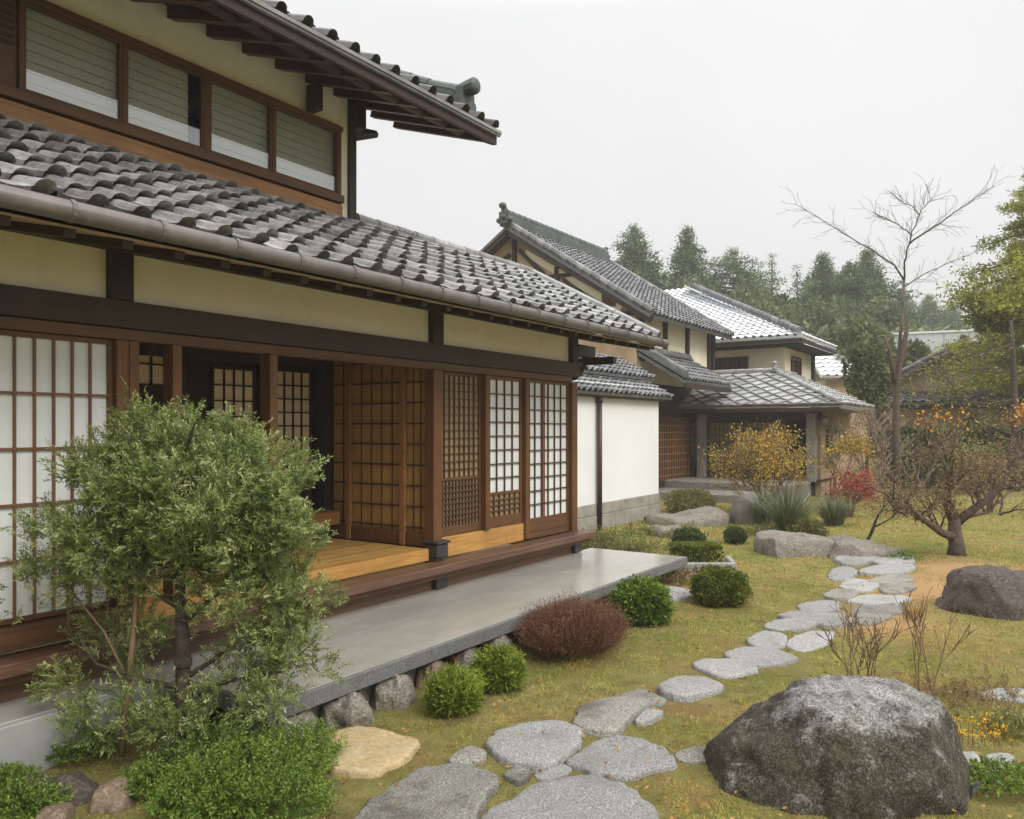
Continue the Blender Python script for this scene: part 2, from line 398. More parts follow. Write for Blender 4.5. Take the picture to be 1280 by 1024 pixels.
def ridge(mb, p0, p1, wd=0.22, ht=0.22, rad=0.08, seg=0.28, seed=3):
    """stacked flat courses with a run of round cap tiles on top"""
    p0 = np.array(p0, float); p1 = np.array(p1, float); up = np.array([0, 0, 1.0])
    for k in range(3):
        o = up * (ht * (k + .5) / 3)
        mb.obox(p0 + o, p1 + o, wd * (1 - .14 * k) + (0.03 if k % 2 else 0), ht / 3 - 0.008, a=0.2 + 0.2 * k)
    d = p1 - p0; ln = np.linalg.norm(d); k = max(1, int(ln / seg)); rg = np.random.RandomState(seed)
    for i in range(k):
        a = p0 + d * (i / k) + up * (ht + rad * .25); b = p0 + d * ((i + 1.06) / k) + up * (ht + rad * .25)
        mb.tube([a, b], [rad * 1.05, rad * .93], 10, rg.rand())
def finial(mb, p, d, s=1.0):
    """end tile of a ridge: a slab with shoulders, a boss and a round top"""
    p = np.array(p, float); d = unit((d[0], d[1], 0)); sd = np.array([-d[1], d[0], 0])
    mb.obox(p - d * .05 * s + (0, 0, .12 * s), p + d * .05 * s + (0, 0, .12 * s), .34 * s, .36 * s)
    for q in (-1, 1): mb.ball(p + sd * q * .19 * s + np.array((0, 0, .05 * s)), (.1 * s, .1 * s, .09 * s), 2)
    mb.ball(p + d * .05 * s + np.array((0, 0, .14 * s)), (.09 * s, .09 * s, .1 * s), 2)
    mb.tube([p - d * .02 * s + (0, 0, .25 * s), p + (0, 0, .36 * s), p + d * .08 * s + (0, 0, .44 * s)], [.11 * s, .10 * s, .085 * s], 8)
    mb.ball(p + d * .10 * s + np.array((0, 0, .46 * s)), (.12 * s, .12 * s, .10 * s), 2)

exec_order = None
# ================================================================== GROUND
def ground_mat():
    m, nt, b = nmat('lawn_ground')
    v = pos_vec(nt)
    big = noise_n(nt, v, 0.9, 6, 0.65); mid = noise_n(nt, v, 5.0, 8, 0.75); fine = noise_n(nt, v, 70, 4, 0.75)
    col = ramp_n(nt, mid, [(0.3, (0.13, 0.105, 0.042)), (0.5, (0.29, 0.25, 0.08)), (0.72, (0.42, 0.35, 0.14))])
    col = mixc(nt, step_n(nt, big, 0.45, 0.62, 0, 0.75), col, (0.19, 0.20, 0.04))
    br = noise_n(nt, pos_vec(nt, (1, 1, 1)), 1.7, 8, 0.7)
    col = mixc(nt, step_n(nt, br, 0.53, 0.66, 0, 0.8), col, (0.30, 0.185, 0.085))
    col = mixc(nt, step_n(nt, fine, 0.38, 0.64, 0.0, 0.6), col, (0.10, 0.078, 0.034))
    # bare earth beside the path
    for (cx, cy), r in (((gp(1165, 735)[0], gp(1165, 735)[1]), 1.0), ((gp(1110, 775)[0], gp(1110, 775)[1]), .62), ((gp(1215, 712)[0], gp(1215, 712)[1]), .9)):
        d = N(nt, 'ShaderNodeVectorMath', operation='DISTANCE'); d.inputs[1].default_value = (cx, cy, 0)
        nt.links.new(v, d.inputs[0])
        w_ = N(nt, 'ShaderNodeMath', operation='ADD'); nt.links.new(d.outputs['Value'], w_.inputs[0])
        s_ = N(nt, 'ShaderNodeMath', operation='MULTIPLY'); s_.inputs[1].default_value = 1.4; nt.links.new(br, s_.inputs[0])
        nt.links.new(s_.outputs[0], w_.inputs[1])
        col = mixc(nt, step_n(nt, w_.outputs[0], r + 0.25, r + 1.0, 0.9, 0), col, (0.44, 0.27, 0.13))
    nt.links.new(col, b.inputs['Base Color']); b.inputs['Roughness'].default_value = 0.95
    b.inputs['Specular IOR Level'].default_value = 0.15
    bump_n(nt, b, mixc(nt, 0.5, mid, fine), 0.05, 0.9)
    return m
M['ground'] = ground_mat()
def rough_z(x, y):
    return 0.030 * mnoise.noise((x * .9, y * .9, 3.1)) + 0.012 * mnoise.noise((x * 3.1, y * 3.1, 8.2))
g = MB()
xs = np.concatenate([np.linspace(-600, -12, 10), np.linspace(-8, 34, 170), np.linspace(40, 900, 16)])
ys = np.concatenate([np.linspace(-600, -26, 10), np.linspace(-22, 12, 140), np.linspace(16, 900, 16)])
gv = []
for x in xs:
    for y in ys:
        zz = rough_z(x, y) - 0.02 if (-8 <= x <= 34 and -22 <= y <= 12) else -0.02
        gv.append((x, y, zz))
ny = len(ys)
gf = np.array([(i * ny + j, (i + 1) * ny + j, (i + 1) * ny + j + 1, i * ny + j + 1) for i in range(len(xs) - 1) for j in range(ny - 1)])
g.add(gv, gf); struct(g.build('ground', M['ground'], smooth=True))

# ================================================================== MAIN HOUSE
D = 4.90          # facade plane
hs = thing('traditional_house', 'two storey timber house with cream plaster panels, white paper screens and an open veranda room', 'house', (5, 6, 0))
def part(name, mat, fn, parent=hs, smooth=False, bevel=0.0, label=None):
    mb = MB(); fn(mb); o = mb.build(name, mat, parent, smooth, bevel)
    if label: o['label'] = label
    return o
def bx(name, mat, x0, x1, y0, y1, z0, z1, parent=hs, bevel=0.004, label=None):
    return part(name, mat, lambda m: m.box(x0, x1, y0, y1, z0, z1), parent, False, bevel, label)
XL, XR = -2.0, 8.62
# beams and plaster of the ground floor
bx('beam', M['beam'], XL, 8.70, D - .085, D + .06, 2.43, 2.60)
bx('rail', M['rail'], XL, 8.56, D - .055, D + .05, 2.355, 2.427)
bx('wall_plate', M['beam'], XL, 9.12, D - .09, D + .06, 2.965, 3.16)
for x0, x1 in ((XL, 2.74), (2.89, 5.87), (6.03, 8.54)):
    bx('wall_panel', M['cream'], x0, x1, D - .01, D + .05, 2.602, 2.963, bevel=0)
for x0, x1 in ((2.742, 2.888), (5.872, 6.028), (8.542, 8.68)):
    bx('strut', M['post_dark'], x0, x1, D - .075, D + .06, 2.602, 2.963)
# posts
for x0, x1, zb, mt in ((2.78, 2.86, .66, 'post'), (2.865, 2.93, .66, 'post'), (3.165, 3.235, .66, 'post'), (3.965, 4.04, .66, 'post'),
                   (5.885, 6.015, .0, 'post'), (6.735, 6.815, .74, 'post'), (7.50, 7.59, .56, 'post'), (8.545, 8.675, .0, 'post')):
    bx('post', M[mt], x0, x1, D - .065, D + .05, zb, 2.353)
for x0, x1 in ((5.875, 6.025), (8.535, 8.685)):
    bx('post_shoe', M['iron'], x0 - .01, x1 + .01, D - .12, D + .065, .275, .455, bevel=0.01)
bx('post_cap', M['iron'], 5.865, 6.035, D - .13, D + .065, .565, .70, bevel=0.014)
bx('post_cap', M['iron'], 5.85, 6.05, D - .145, D + .07, .70, .725, bevel=0.008)
# sills, veranda step, skirting
bx('floor_edge', M['sill'], 2.0, 5.86, D - .03, D + .10, .54, .655, bevel=.006)
bx('sill', M['sill'], 6.04, 7.50, D - .035, D + .10, .54, .735, bevel=.006)
bx('sill', M['rail'], 7.60, 8.53, D - .03, D + .10, .54, .60, bevel=.004)
bx('veranda_step', M['step'], XL, 8.80, D - .27, D - .035, .455, .53, bevel=.008)
bx('step_bearer', M['rail'], XL, 8.76, D - .20, D - .14, .40, .453)
bx('skirting', M['skirt'], XL, 5.86, D - .06, D - .02, .255, .452)
bx('skirting', M['skirt'], 6.03, 8.53, D - .06, D - .02, .255, .452)
bx('left_sill_board', M['rail'], XL, 2.86, D - .12, D + .05, .56, .68)
# interior: floor, ceiling, back wall, partition
bx('veranda_floor', M['floor'], 2.0, 5.88, D + .102, 6.42, .56, .652, bevel=0)
part('floor_joint', M['interior'], lambda m: [m.box(2.0, 5.88, y, y + .006, .652, .6535) for y in (5.25, 5.62, 5.99)])
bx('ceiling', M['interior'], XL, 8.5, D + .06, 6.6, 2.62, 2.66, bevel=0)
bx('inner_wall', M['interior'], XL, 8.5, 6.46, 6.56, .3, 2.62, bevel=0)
def lattice(mb, x0, x1, z0, z1, nx, nz, y, t=.012, d=.016, skip=()):
    for i in range(1, nx):
        x = x0 + (x1 - x0) * i / nx; mb.box(x - t / 2, x + t / 2, y - d / 2, y + d / 2, z0, z1)
    for j in range(1, nz):
        z = z0 + (z1 - z0) * j / nz; mb.box(x0, x1, y - d / 2 - .002, y + d / 2 - .002, z - t / 2, z + t / 2)
def screen(name, x0, x1, z0, z1, y, nx, nz, paper, frame, mun, low=0.0, lowmat=None, fw=.035, t=.012, lowlat=None, dim_label=None):
    fr = MB()
    fr.box(x0, x0 + fw, y - .018, y + .018, z0, z1); fr.box(x1 - fw, x1, y - .018, y + .018, z0, z1)
    fr.box(x0 + fw, x1 - fw, y - .018, y + .018, z1 - fw, z1)
    fr.box(x0 + fw, x1 - fw, y - .018, y + .018, z0, z0 + fw + low)
    if lowlat: fr.box(x0 + fw, x1 - fw, y - .018, y + .018, lowlat[1], lowlat[1] + .03)
    o = fr.build(name, frame, hs, False, .003)
    if dim_label: o['label'] = dim_label
    zb = (lowlat[1] + .03) if lowlat else z0 + fw + low
    part('paper', paper, lambda m: m.box(x0 + fw, x1 - fw, y + .004, y + .008, zb, z1 - fw), o)
    part('lattice', mun, lambda m: lattice(m, x0 + fw, x1 - fw, zb, z1 - fw, nx, nz, y - .008, t), o)
    if lowlat:
        part('lower_screen', M['paper_brown'], lambda m: m.box(x0 + fw, x1 - fw, y + .004, y + .008, z0 + fw + low, lowlat[1]), o)
        part('lower_lattice', M['muntin_dark'], lambda m: lattice(m, x0 + fw, x1 - fw, z0 + fw + low, lowlat[1], lowlat[2], lowlat[3], y - .008, .014), o)
    return o
# big white screens left of the open room
screen('shoji_screen', 1.85, 2.775, .69, 2.352, D - .01, 8, 5, M['paper'], M['rail'], M['muntin'], fw=.03, t=.013)
screen('shoji_screen', .90, 1.845, .69, 2.352, D + .03, 9, 5, M['paper'], M['rail'], M['muntin'], fw=.03, t=.013)
screen('shoji_screen', -.10, .895, .69, 2.352, D - .01, 8, 5, M['paper'], M['rail'], M['muntin'], fw=.03, t=.013)
# three sliding screens right of the main post
screen('lattice_screen', 6.03, 6.735, .738, 2.352, D + .02, 8, 13, M['paper_brown'], M['rail'], M['muntin_dark'], low=.06, fw=.03, t=.009, lowlat=(0, 1.28, 12, 8),
       dim_label='brown lattice screen with a finer grid below')
screen('shoji_screen', 6.82, 7.495, .738, 2.352, D + .0, 4, 8, M['paper'], M['post'], M['muntin_dark'], low=.08, fw=.04, t=.012, lowlat=(0, 1.085, 6, 4),
       dim_label='white paper screen over a dark lattice panel')
sc3 = screen('shoji_screen', 7.592, 8.54, .602, 2.352, D + .0, 6, 10, M['paper'], M['rail'], M['muntin_dark'], low=.13, fw=.035, t=.012)
bx('stile', M['muntin'], 7.935, 7.985, D - .018, D + .002, .767, 2.317, sc3, .002)
# screens along the inner wall
def inner(x0, x1, z0, z1, nx, nz, pm):
    return screen('inner_screen', x0, x1, z0, z1, 6.44, nx, nz, pm, M['interior'], M['interior'], fw=.03, t=.014)
inner(5.20, 5.82, 1.24, 2.40, 5, 8, M['paper_tan'])
inner(4.60, 5.10, .70, 2.38, 4, 11, M['paper_tan'])
inner(3.60, 4.16, 2.15, 2.55, 4, 2, M['paper_tan'])
bx('inner_post', M['post_dark'], 5.12, 5.19, 6.36, 6.455, .655, 2.62)
bx('inner_post', M['post_dark'], 4.20, 4.29, 6.36, 6.455, .655, 2.62)
bx('inner_post', M['post_dark'], 5.84, 5.94, 6.26, 6.455, .655, 2.62)
bx('inner_beam', M['interior'], 2.0, 5.9, 6.33, 6.45, 2.42, 2.58)
bx('ledge', M['plank'], 5.35, 5.90, 6.10, 6.43, .80, .94)
# partition closing the room on the right, boards in a grid
bx('partition', M['tanboard'], 5.955, 5.985, D + .06, 6.25, .655, 2.62, bevel=0)
def part_grid(m):
    for z in np.linspace(.83, 2.45, 9): m.box(5.938, 5.953, D + .08, 6.22, z - .008, z + .008)
    for y in (5.05, 5.14, 5.42, 5.56, 5.70, 5.84, 6.10): m.box(5.944, 5.9525, y - .005, y + .005, .78, 2.6)
part('partition_grid', M['muntin_dark'], part_grid)
for y in (5.22, 5.96):
    bx('partition_post', M['plank'], 5.90, 5.937, y, y + .065, .655, 2.60)
bx('partition_base', M['post'], 5.915, 5.937, D + .06, 6.22, .656, .79)
# gable wall of the low wing
bx('gable_wall', M['cream'], 8.56, 8.62, D + .06, 6.65, .3, 3.0, bevel=0)
part('gable_wall', M['cream'], lambda m: m.slab([(8.62, D + .06, 3.0), (8.62, 6.65, 3.0), (8.62, 6.65, 3.15), (8.62, 5.8, 3.62), (8.62, D + .06, 3.17)], .06))
# lower roof
EY, EZ, TY, TZ = 3.98, 2.86, 5.80, 3.815
sl = unit((0, TY - EY, TZ - EZ)); SLN = math.hypot(TY - EY, TZ - EZ)
def low_roof(m):
    tiles(m, (XL, EY, EZ + .03), (1, 0, 0), sl, 9.18 - XL, SLN, .25, .232, amp=.043, stp=.044, seed=5, lip=.036, jit=2.4)
    m.slab([(XL, EY + .03, EZ), (9.16, EY + .03, EZ), (9.16, TY, TZ - .02), (XL, TY, TZ - .02)], .03, .1)
    # rear slope of the wing and its ridge
    m.slab([(5.85, TY, TZ + .03), (9.16, TY, TZ + .03), (9.16, 7.1, TZ - .62), (5.85, 7.1, TZ - .62)], .05, .2)
    ridge(m, (5.85, TY + .02, TZ + .02), (9.12, TY + .02, TZ + .02), .18, .07, .055)
    for k in range(8):                                    # verge caps
        a = np.array((9.15, EY, EZ + .06)) + sl * (k * SLN / 8); b = np.array((9.15, EY, EZ + .075)) + sl * ((k + 1.1) * SLN / 8)
        m.tube([a, b], [.075, .062], 8, .3 + .4 * (k % 3) / 2)
lr = part('lower_roof', M['tile'], low_roof, smooth=False)
part('soffit', M['soffit'], lambda m: m.slab([(XL, EY + .03, EZ - .062), (9.13, EY + .03, EZ - .062), (9.13, 4.86, EZ + .11), (XL, 4.86, EZ + .11)], .012), lr)
for k in range(37):
    x = XL + .15 + k * .302
    bx_ = MB(); bx_.obox((x, EY + .05, EZ - .092), (x, 4.78, EZ + .058), .06, .05)
    bx_.build('rafter', M['rafter'], lr)
def gutter(m):
    m.tube([(XL, EY - .055, EZ - .008), (9.26, EY - .055, EZ - .02)], .052, 14, .5)
part('gutter', M['gutter'], gutter, lr, True)
for k in range(24):
    x = XL + .25 + k * .47
    g_ = MB(); g_.tube([(x, EY - .055, EZ - .012), (x + .022, EY - .055, EZ - .012)], .059, 12)
    g_.tube([(x + .01, EY - .04, EZ + .01), (x + .01, EY + .06, EZ + .06)], .008, 5)
    g_.build('gutter_bracket', M['gutter'], lr)
# purlin and bracket ends under the gable overhang
bx('purlin', M['beam'], 8.70, 9.14, D - .07, D + .05, 2.70, 2.84)
part('bracket', M['beam'], lambda m: m.tube([(8.68, D, 2.44), (8.82, D, 2.50), (8.94, D, 2.60), (9.0, D, 2.70)], [.06, .055, .05, .05], 6))
bx('bracket_end', M['beam'], 8.98, 9.08, D - .40, D + .30, 2.60, 2.69)
bx('purlin', M['beam'], 8.60, 9.20, 4.36, 4.46, 2.83, 2.94)
bx('eave_purlin', M['beam'], XL, 9.12, 4.66, 4.75, 2.88, 2.955)
bx('bargeboard', M['rafter'], 9.10, 9.14, EY + .04, EY + .06, EZ - .1, EZ, bevel=0)
part('bargeboard', M['rafter'], lambda m: m.obox((9.13, EY + .03, EZ - .055), (9.13, TY, TZ - .075), .035, .10))
# ---- upper storey
U2, UX = 5.80, 5.79
bx('apron_board', M['plank'], XL, 5.60, U2 - .05, U2, 3.85, 3.985)
part('flashing', M['flash'], lambda m: m.slab([(XL, U2 - .16, 3.815), (5.80, U2 - .16, 3.815), (5.80, U2 - .05, 3.875), (XL, U2 - .05, 3.875)], .01))
bx('window_sill', M['rail'], XL, 5.60, U2 - .075, U2 + .02, 4.0, 4.075)
bx('window_head', M['rail'], XL, 5.60, U2 - .06, U2 + .02, 4.70, 4.75)
bx('plaster_band', M['cream'], XL, 5.64, U2 + .0, U2 + .06, 4.752, 5.25, bevel=0)
bx('plaster_end', M['cream'], 5.605, 5.70, U2 - .01, U2 + .06, 3.85, 5.25, bevel=0)
bx('corner_post', M['post_dark'], 5.70, 5.80, U2 - .04, U2 + .10, 3.80, 5.25)
bx('side_wall', M['cream'], 5.70, 5.76, U2 + .102, 11.0, 3.6, 5.4, bevel=0)
bx('upper_back_wall', M['interior'], XL, 5.69, U2 + .7, U2 + .75, 3.6, 5.2, bevel=0)
bx('upper_floor', M['interior'], XL, 5.69, U2 + .07, U2 + .7, 3.9, 3.95, bevel=0)
bx('shutter', M['rail'], XL, 2.62, U2 - .03, U2 + .0, 4.077, 4.70)
part('shutter_slats', M['beam'], lambda m: [m.box(1.9, 2.60, U2 - .04, U2 - .031, z, z + .03) for z in np.arange(4.36, 4.68, .05)])
mull = [2.64, 3.365, 4.075, 4.757, 5.555]
for i, x in enumerate(mull):
    t = .055 if i in (2,) else (.05 if i in (4,) else .028)
    bx('mullion', M['rail'], x - t / 2, x + t / 2, U2 - .055, U2 + .0, 4.077, 4.698)
for i in range(4):
    x0, x1 = mull[i] + .022, mull[i + 1] - .022
    if i == 1: x1 -= .012
    if i == 2: x0 += .012
    fr = MB(); t = .011
    fr.box(x0 - .01, x0 + t, U2 - .045, U2 - .01, 4.08, 4.695); fr.box(x1 - t, x1 + .01, U2 - .045, U2 - .01, 4.08, 4.695)
    fr.box(x0 + t, x1 - t, U2 - .045, U2 - .01, 4.08, 4.10); fr.box(x0 + t, x1 - t, U2 - .045, U2 - .01, 4.675, 4.695)
    wn = fr.build('window', M['rail'], hs)
    part('pane', M['glass'], lambda m: m.box(x0 + t, x1 - t, U2 - .030, U2 - .026, 4.10, 4.675), wn)
    def bl(m):
        xe = x1 - (.10 if i == 1 else 0)
        for k in range(8):
            z = 4.10 + k * .0735
            m.slab([(x0, U2 + .012, z), (xe, U2 + .012, z), (xe, U2 + .021, z + .0715), (x0, U2 + .021, z + .0715)], .003)
    part('blind', M['blind'], bl, wn)
# upper roof, gable end over the window wall
UEY, UEZ, US = 4.70, 4.80, .46
ul = unit((0, 1, US)); UXE = 6.72
def up_roof(m):
    tiles(m, (XL, UEY - .02, UEZ + .05), (1, 0, 0), ul, UXE - XL, 5.2, .25, .26, amp=.062, stp=.02, seed=9, lip=.05)
    zz = lambda y: UEZ + US * (y - UEY)
    m.slab([(XL, UEY, UEZ + .04), (UXE, UEY, UEZ + .04), (UXE, 9.6, zz(9.6) + .04), (XL, 9.6, zz(9.6) + .04)], .04, .1)
    m.slab([(XL, 9.6, zz(9.6) + .04), (UXE, 9.6, zz(9.6) + .04), (UXE, 14, zz(9.6) - 2.0), (XL, 14, zz(9.6) - 2.0)], .04, .1)
ur = part('upper_roof', M['tile_eave'], up_roof)
part('eave_edge', M['flash'], lambda m: [m.box(XL, UXE + .02, UEY - .045, UEY - .012, UEZ - .02, UEZ + .035), m.box(XL, UXE + .02, UEY - .06, UEY - .047, UEZ + .0, UEZ + .03)], ur)
part('fascia', M['rafter'], lambda m: m.box(XL, UXE, UEY - .01, UEY + .03, UEZ - .10, UEZ - .022), ur)
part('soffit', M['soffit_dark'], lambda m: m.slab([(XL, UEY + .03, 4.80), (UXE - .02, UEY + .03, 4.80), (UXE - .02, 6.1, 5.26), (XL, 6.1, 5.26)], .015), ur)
for k in range(25):
    x = XL + .1 + k * .355
    mb = MB(); mb.obox((x, UEY + .05, 4.755), (x, 5.98, 5.155), .07, .09)
    mb.build('rafter', M['rafter_red'], ur)
part('eave_beam', M['beam'], lambda m: m.obox((XL, 4.98, 4.84), (6.50, 4.98, 4.84), .10, .11), ur, bevel=.02)
part('verge_board', M['rafter'], lambda m: m.obox((UXE - .01, UEY + .02, UEZ - .04), (UXE - .01, 9.6, UEZ - .04 + US * (9.6 - UEY)), .04, .12), ur)
def vr(m):
    p0 = np.array((6.50, 4.93, UEZ + .10 + US * .23)); p1 = np.array((6.50, 8.8, UEZ + .12 + US * 4.1))
    mid = p0 + (p1 - p0) * .12 - np.array((0, 0, .03))
    ridge(m, mid, p1, .17, .19, .065)
    ridge(m, p0, mid, .17, .19, .065)
    m.obox(p0 + (0, -.03, .08), p0 + (0, .03, .08), .24, .30)
    m.tube([p0 + (0, -.12, .25), p0 + (0, .10, .23)], [.085, .07], 10)
    m.ball(p0 + (0, -.12, .25), (.085, .05, .085), 2)
    m.tube([p0 + (0, -.10, .04), p0 + (0, .02, .04)], [.06, .06], 10)
part('verge_ridge', M['copper'], vr, ur)
for x in (5.18, 5.75):
    bx('bracket_beam', M['post_dark'], x - .045, x + .045, 5.62, U2 - .042, 4.76, 5.0, ur, .006)
def corbel(m):
    for k, (yy, ln) in enumerate(((5.9, .32), (6.35, .26), (6.8, .2))):
        m.tube([(5.76, yy, 4.86), (5.95, yy, 4.82), (5.80 + ln + .1, yy, 4.90)], [.07, .075, .04], 6)
part('corbel', M['post_dark'], corbel, ur)

# ================================================================== TERRACE SLABS
def slab_mat(name, c1, c2, rough):
    m, nt, b = nmat(name); v = pos_vec(nt)
    f = noise_n(nt, v, 1.3, 9, 0.7); fi = noise_n(nt, v, 120, 4, .7)
    col = ramp_n(nt, f, [(0.3, c1), (0.7, c2)])
    col = mixc(nt, step_n(nt, fi, .35, .65, 0, .25), col, tuple(x * .6 for x in c1))
    dr = noise_n(nt, pos_vec(nt, (.6, 1.6, 1)), 1.1, 7, .7)
    col = mixc(nt, step_n(nt, dr, .45, .66, 0, .45), col, tuple(x * .68 for x in c1))
    nt.links.new(col, b.inputs['Base Color'])
    nt.links.new(step_n(nt, dr, .35, .65, rough + .10, rough), b.inputs['Roughness']); b.inputs['Specular IOR Level'].default_value = .55
    bump_n(nt, b, fi, .0015, .5)
    return m
M['slab'] = slab_mat('wet_stone_slab', (0.36, 0.35, 0.31), (0.46, 0.445, 0.40), 0.09)
M['slab_edge'] = granite('dark_granite_edge', (0.13, 0.13, 0.128), (0.06, 0.06, 0.06), (0.24, 0.24, 0.235), (0.055, 0.06, 0.05), .6, 90)
M['concrete'] = plain('pale_concrete', (0.24, 0.245, 0.235), (0.36, 0.365, 0.35), 1.6, .8, .003, 60, grime=((0.14, 0.145, 0.13), .75))
tr = thing('stone_terrace', 'long thin grey stone slab, wet and shiny, along the front of the timber house', 'terrace', (6, 4.2, 0))
def slabs(m):
    xs_ = [2.95, 4.6, 6.2, 7.55, 9.05]
    for a, b in zip(xs_[:-1], xs_[1:]):
        m.box(a + .0015, b - .0015, 3.60, 4.277, .172, .268); m.box(a + .28, b + (.277 if b < 9 else -.003), 4.280, 4.85, .172, .268)
    m.box(2.55, 3.228, 4.503, 4.85, .172, .268); m.box(2.952, 3.228, 4.280, 4.50, .172, .268); m.box(2.952, 9.04, 4.2778, 4.2792, .2, .2655)
part('slab', M['slab'], slabs, tr, bevel=.003)
part('slab_edge', M['slab_edge'], lambda m: [m.box(2.945, 9.075, 3.565, 3.597, .165, .266), m.box(9.052, 9.08, 3.6, 4.85, .165, .266), m.box(2.918, 2.944, 3.565, 4.437, .165, .266)], tr, bevel=.006)
part('footing', M['plinth'], lambda m: [m.box(8.2, 8.5, 3.75, 4.1, -.1, .170), m.box(2.7, 8.6, 4.4, 4.8, -.1, .170), m.box(3.1, 4.4, 3.72, 4.1, -.1, .170)], tr)
lt = thing('concrete_kerb_terrace', 'low pale concrete terrace with a tall blank face behind the feathery garden tree', 'terrace', (1, 4.6, 0))
part('top_slab', M['slab'], lambda m: [m.box(-2, 1.2, 4.50, 4.86, .20, .268), m.box(1.206, 2.54, 4.50, 4.86, .20, .268)], lt, bevel=.005)
part('kerb_face', M['concrete'], lambda m: m.box(-2, 2.94, 4.44, 4.497, -.15, .266), lt, bevel=.006)

# ================================================================== WHITE STOREHOUSE WALL
wh = thing('storehouse', 'white plastered storehouse wall on a stone plinth with two tiers of small tiled roofs', 'storehouse', (12, 7, 0))
WY, WX0, WX1 = 6.70, 8.66, 15.45
bx('wall', M['white'], WX0, WX1, WY, WY + .25, .45, 2.62, wh, 0)
part('plinth', M['plinth'], lambda m: [m.box(WX0, WX1 + .02, WY - .025, WY + .25, .245, .447)] + [m.box(a + .004, min(a + .95, WX1 + .02) - .004, WY - .035, WY + .25, -.1, .24) for a in np.arange(WX0, WX1, .95)], wh, bevel=.008)
bx('end_wall', M['white'], WX1 - .25, WX1, WY + .252, 9.4, .45, 2.62, wh, 0)
def wr(m):
    s1 = unit((0, .72, .38))
    tiles(m, (WX0, 6.48, 2.43), (1, 0, 0), s1, 7.05, .76, .20, .2, amp=.04, stp=.035, seed=21, lip=.05)
    m.slab([(WX0, 6.50, 2.42), (WX0 + 7.05, 6.50, 2.42), (WX0 + 7.05, 7.16, 2.80), (WX0, 7.16, 2.80)], .05)
def wr2(m):
    s1 = unit((0, .9, .46))
    tiles(m, (WX0, 7.0, 2.86), (1, 0, 0), s1, 7.3, 1.1, .20, .2, amp=.04, stp=.035, seed=22, lip=.05)
    m.slab([(WX0, 7.02, 2.85), (WX0 + 7.3, 7.02, 2.85), (WX0 + 7.3, 8.05, 3.37), (WX0, 8.05, 3.37)], .05)
    m.slab([(WX0, 8.05, 3.37), (WX0 + 7.3, 8.05, 3.37), (WX0 + 7.3, 9.4, 2.75), (WX0, 9.4, 2.75)], .05)
part('lower_roof', M['tile_far'], wr, wh)
part('upper_roof', M['tile_far'], wr2, wh)
bx('roof_riser', M['post_dark'], WX0, WX1, 7.1, 7.15, 2.6, 2.84, wh, 0)
part('eave_board', M['beam'], lambda m: m.box(WX0, WX1 + .15, 6.56, 6.69, 2.345, 2.375), wh)
part('downpipe', M['pipe'], lambda m: [m.tube([(12.7, WY - .07, -.02), (12.7, WY - .07, 2.34)], .045, 10), m.tube([(12.7, WY - .07, 2.25), (12.7, WY - .07, 2.36)], .06, 10)], wh, True)

# ================================================================== TALL GABLED HOUSE BEHIND
b2 = thing('gabled_house', 'tall two storey house with a long dark tiled gable roof and an ornate ridge end', 'house', (21, 11, 0))
AX, BX = 18.0, 24.1; RY, RZ = 12.25, 7.30; FY, FZ = 8.0, 4.55
sp_ = unit((0, RY - FY, RZ - FZ)); spl = math.hypot(RY - FY, RZ - FZ); k2 = (RZ - FZ) / (RY - FY)
def r2(m):
    tiles(m, (AX, FY, FZ + .03), (1, 0, 0), sp_, BX - AX, spl, .25, .25, amp=.05, stp=.05, seed=31, lip=.06)
    m.slab([(AX, FY, FZ), (BX, FY, FZ), (BX, RY, RZ), (AX, RY, RZ)], .08, .1)
    m.slab([(AX, RY, RZ), (BX, RY, RZ), (BX, RY + 3.6, RZ - 3.6 * k2), (AX, RY + 3.6, RZ - 3.6 * k2)], .08, .1)
    for k in range(18):
        a = np.array((AX + .08, FY, FZ + .08)) + sp_ * (k * spl / 18); b = np.array((AX + .08, FY, FZ + .10)) + sp_ * ((k + 1.1) * spl / 18)
        m.tube([a, b], [.10, .085], 8, (k * .37) % 1)
        a = np.array((BX - .08, FY, FZ + .08)) + sp_ * (k * spl / 18); b = np.array((BX - .08, FY, FZ + .10)) + sp_ * ((k + 1.1) * spl / 18)
        m.tube([a, b], [.10, .085], 8, (k * .53) % 1)
rf2 = part('roof', M['tile_far'], r2, b2)
part('ridge', M['copper'], lambda m: ridge(m, (AX - .05, RY, RZ), (BX - .3, RY, RZ), .36, .30, .12), rf2)
part('ridge_end', M['copper'], lambda m: finial(m, (AX - .08, RY, RZ + .10), (-1, 0), .9), rf2)
part('ridge_end', M['copper'], lambda m: finial(m, (BX - .25, RY, RZ + .15), (1, 0), .7), rf2)
part('verge_board', M['beam'], lambda m: [m.obox((AX + .06, FY, FZ - .12), (AX + .06, RY, RZ - .12), .06, .20), m.obox((AX + .06, RY, RZ - .12), (AX + .06, RY + 3.6, RZ - .12 - 3.6 * k2), .06, .20)], b2)
gx = 18.55
part('gable_wall', M['tanwall'], lambda m: m.slab([(gx, 8.6, 2.0), (gx, 15.9, 2.0), (gx, 15.9, 4.85), (gx, RY, RZ - .15), (gx, 8.6, FZ + .30)], .1), b2)
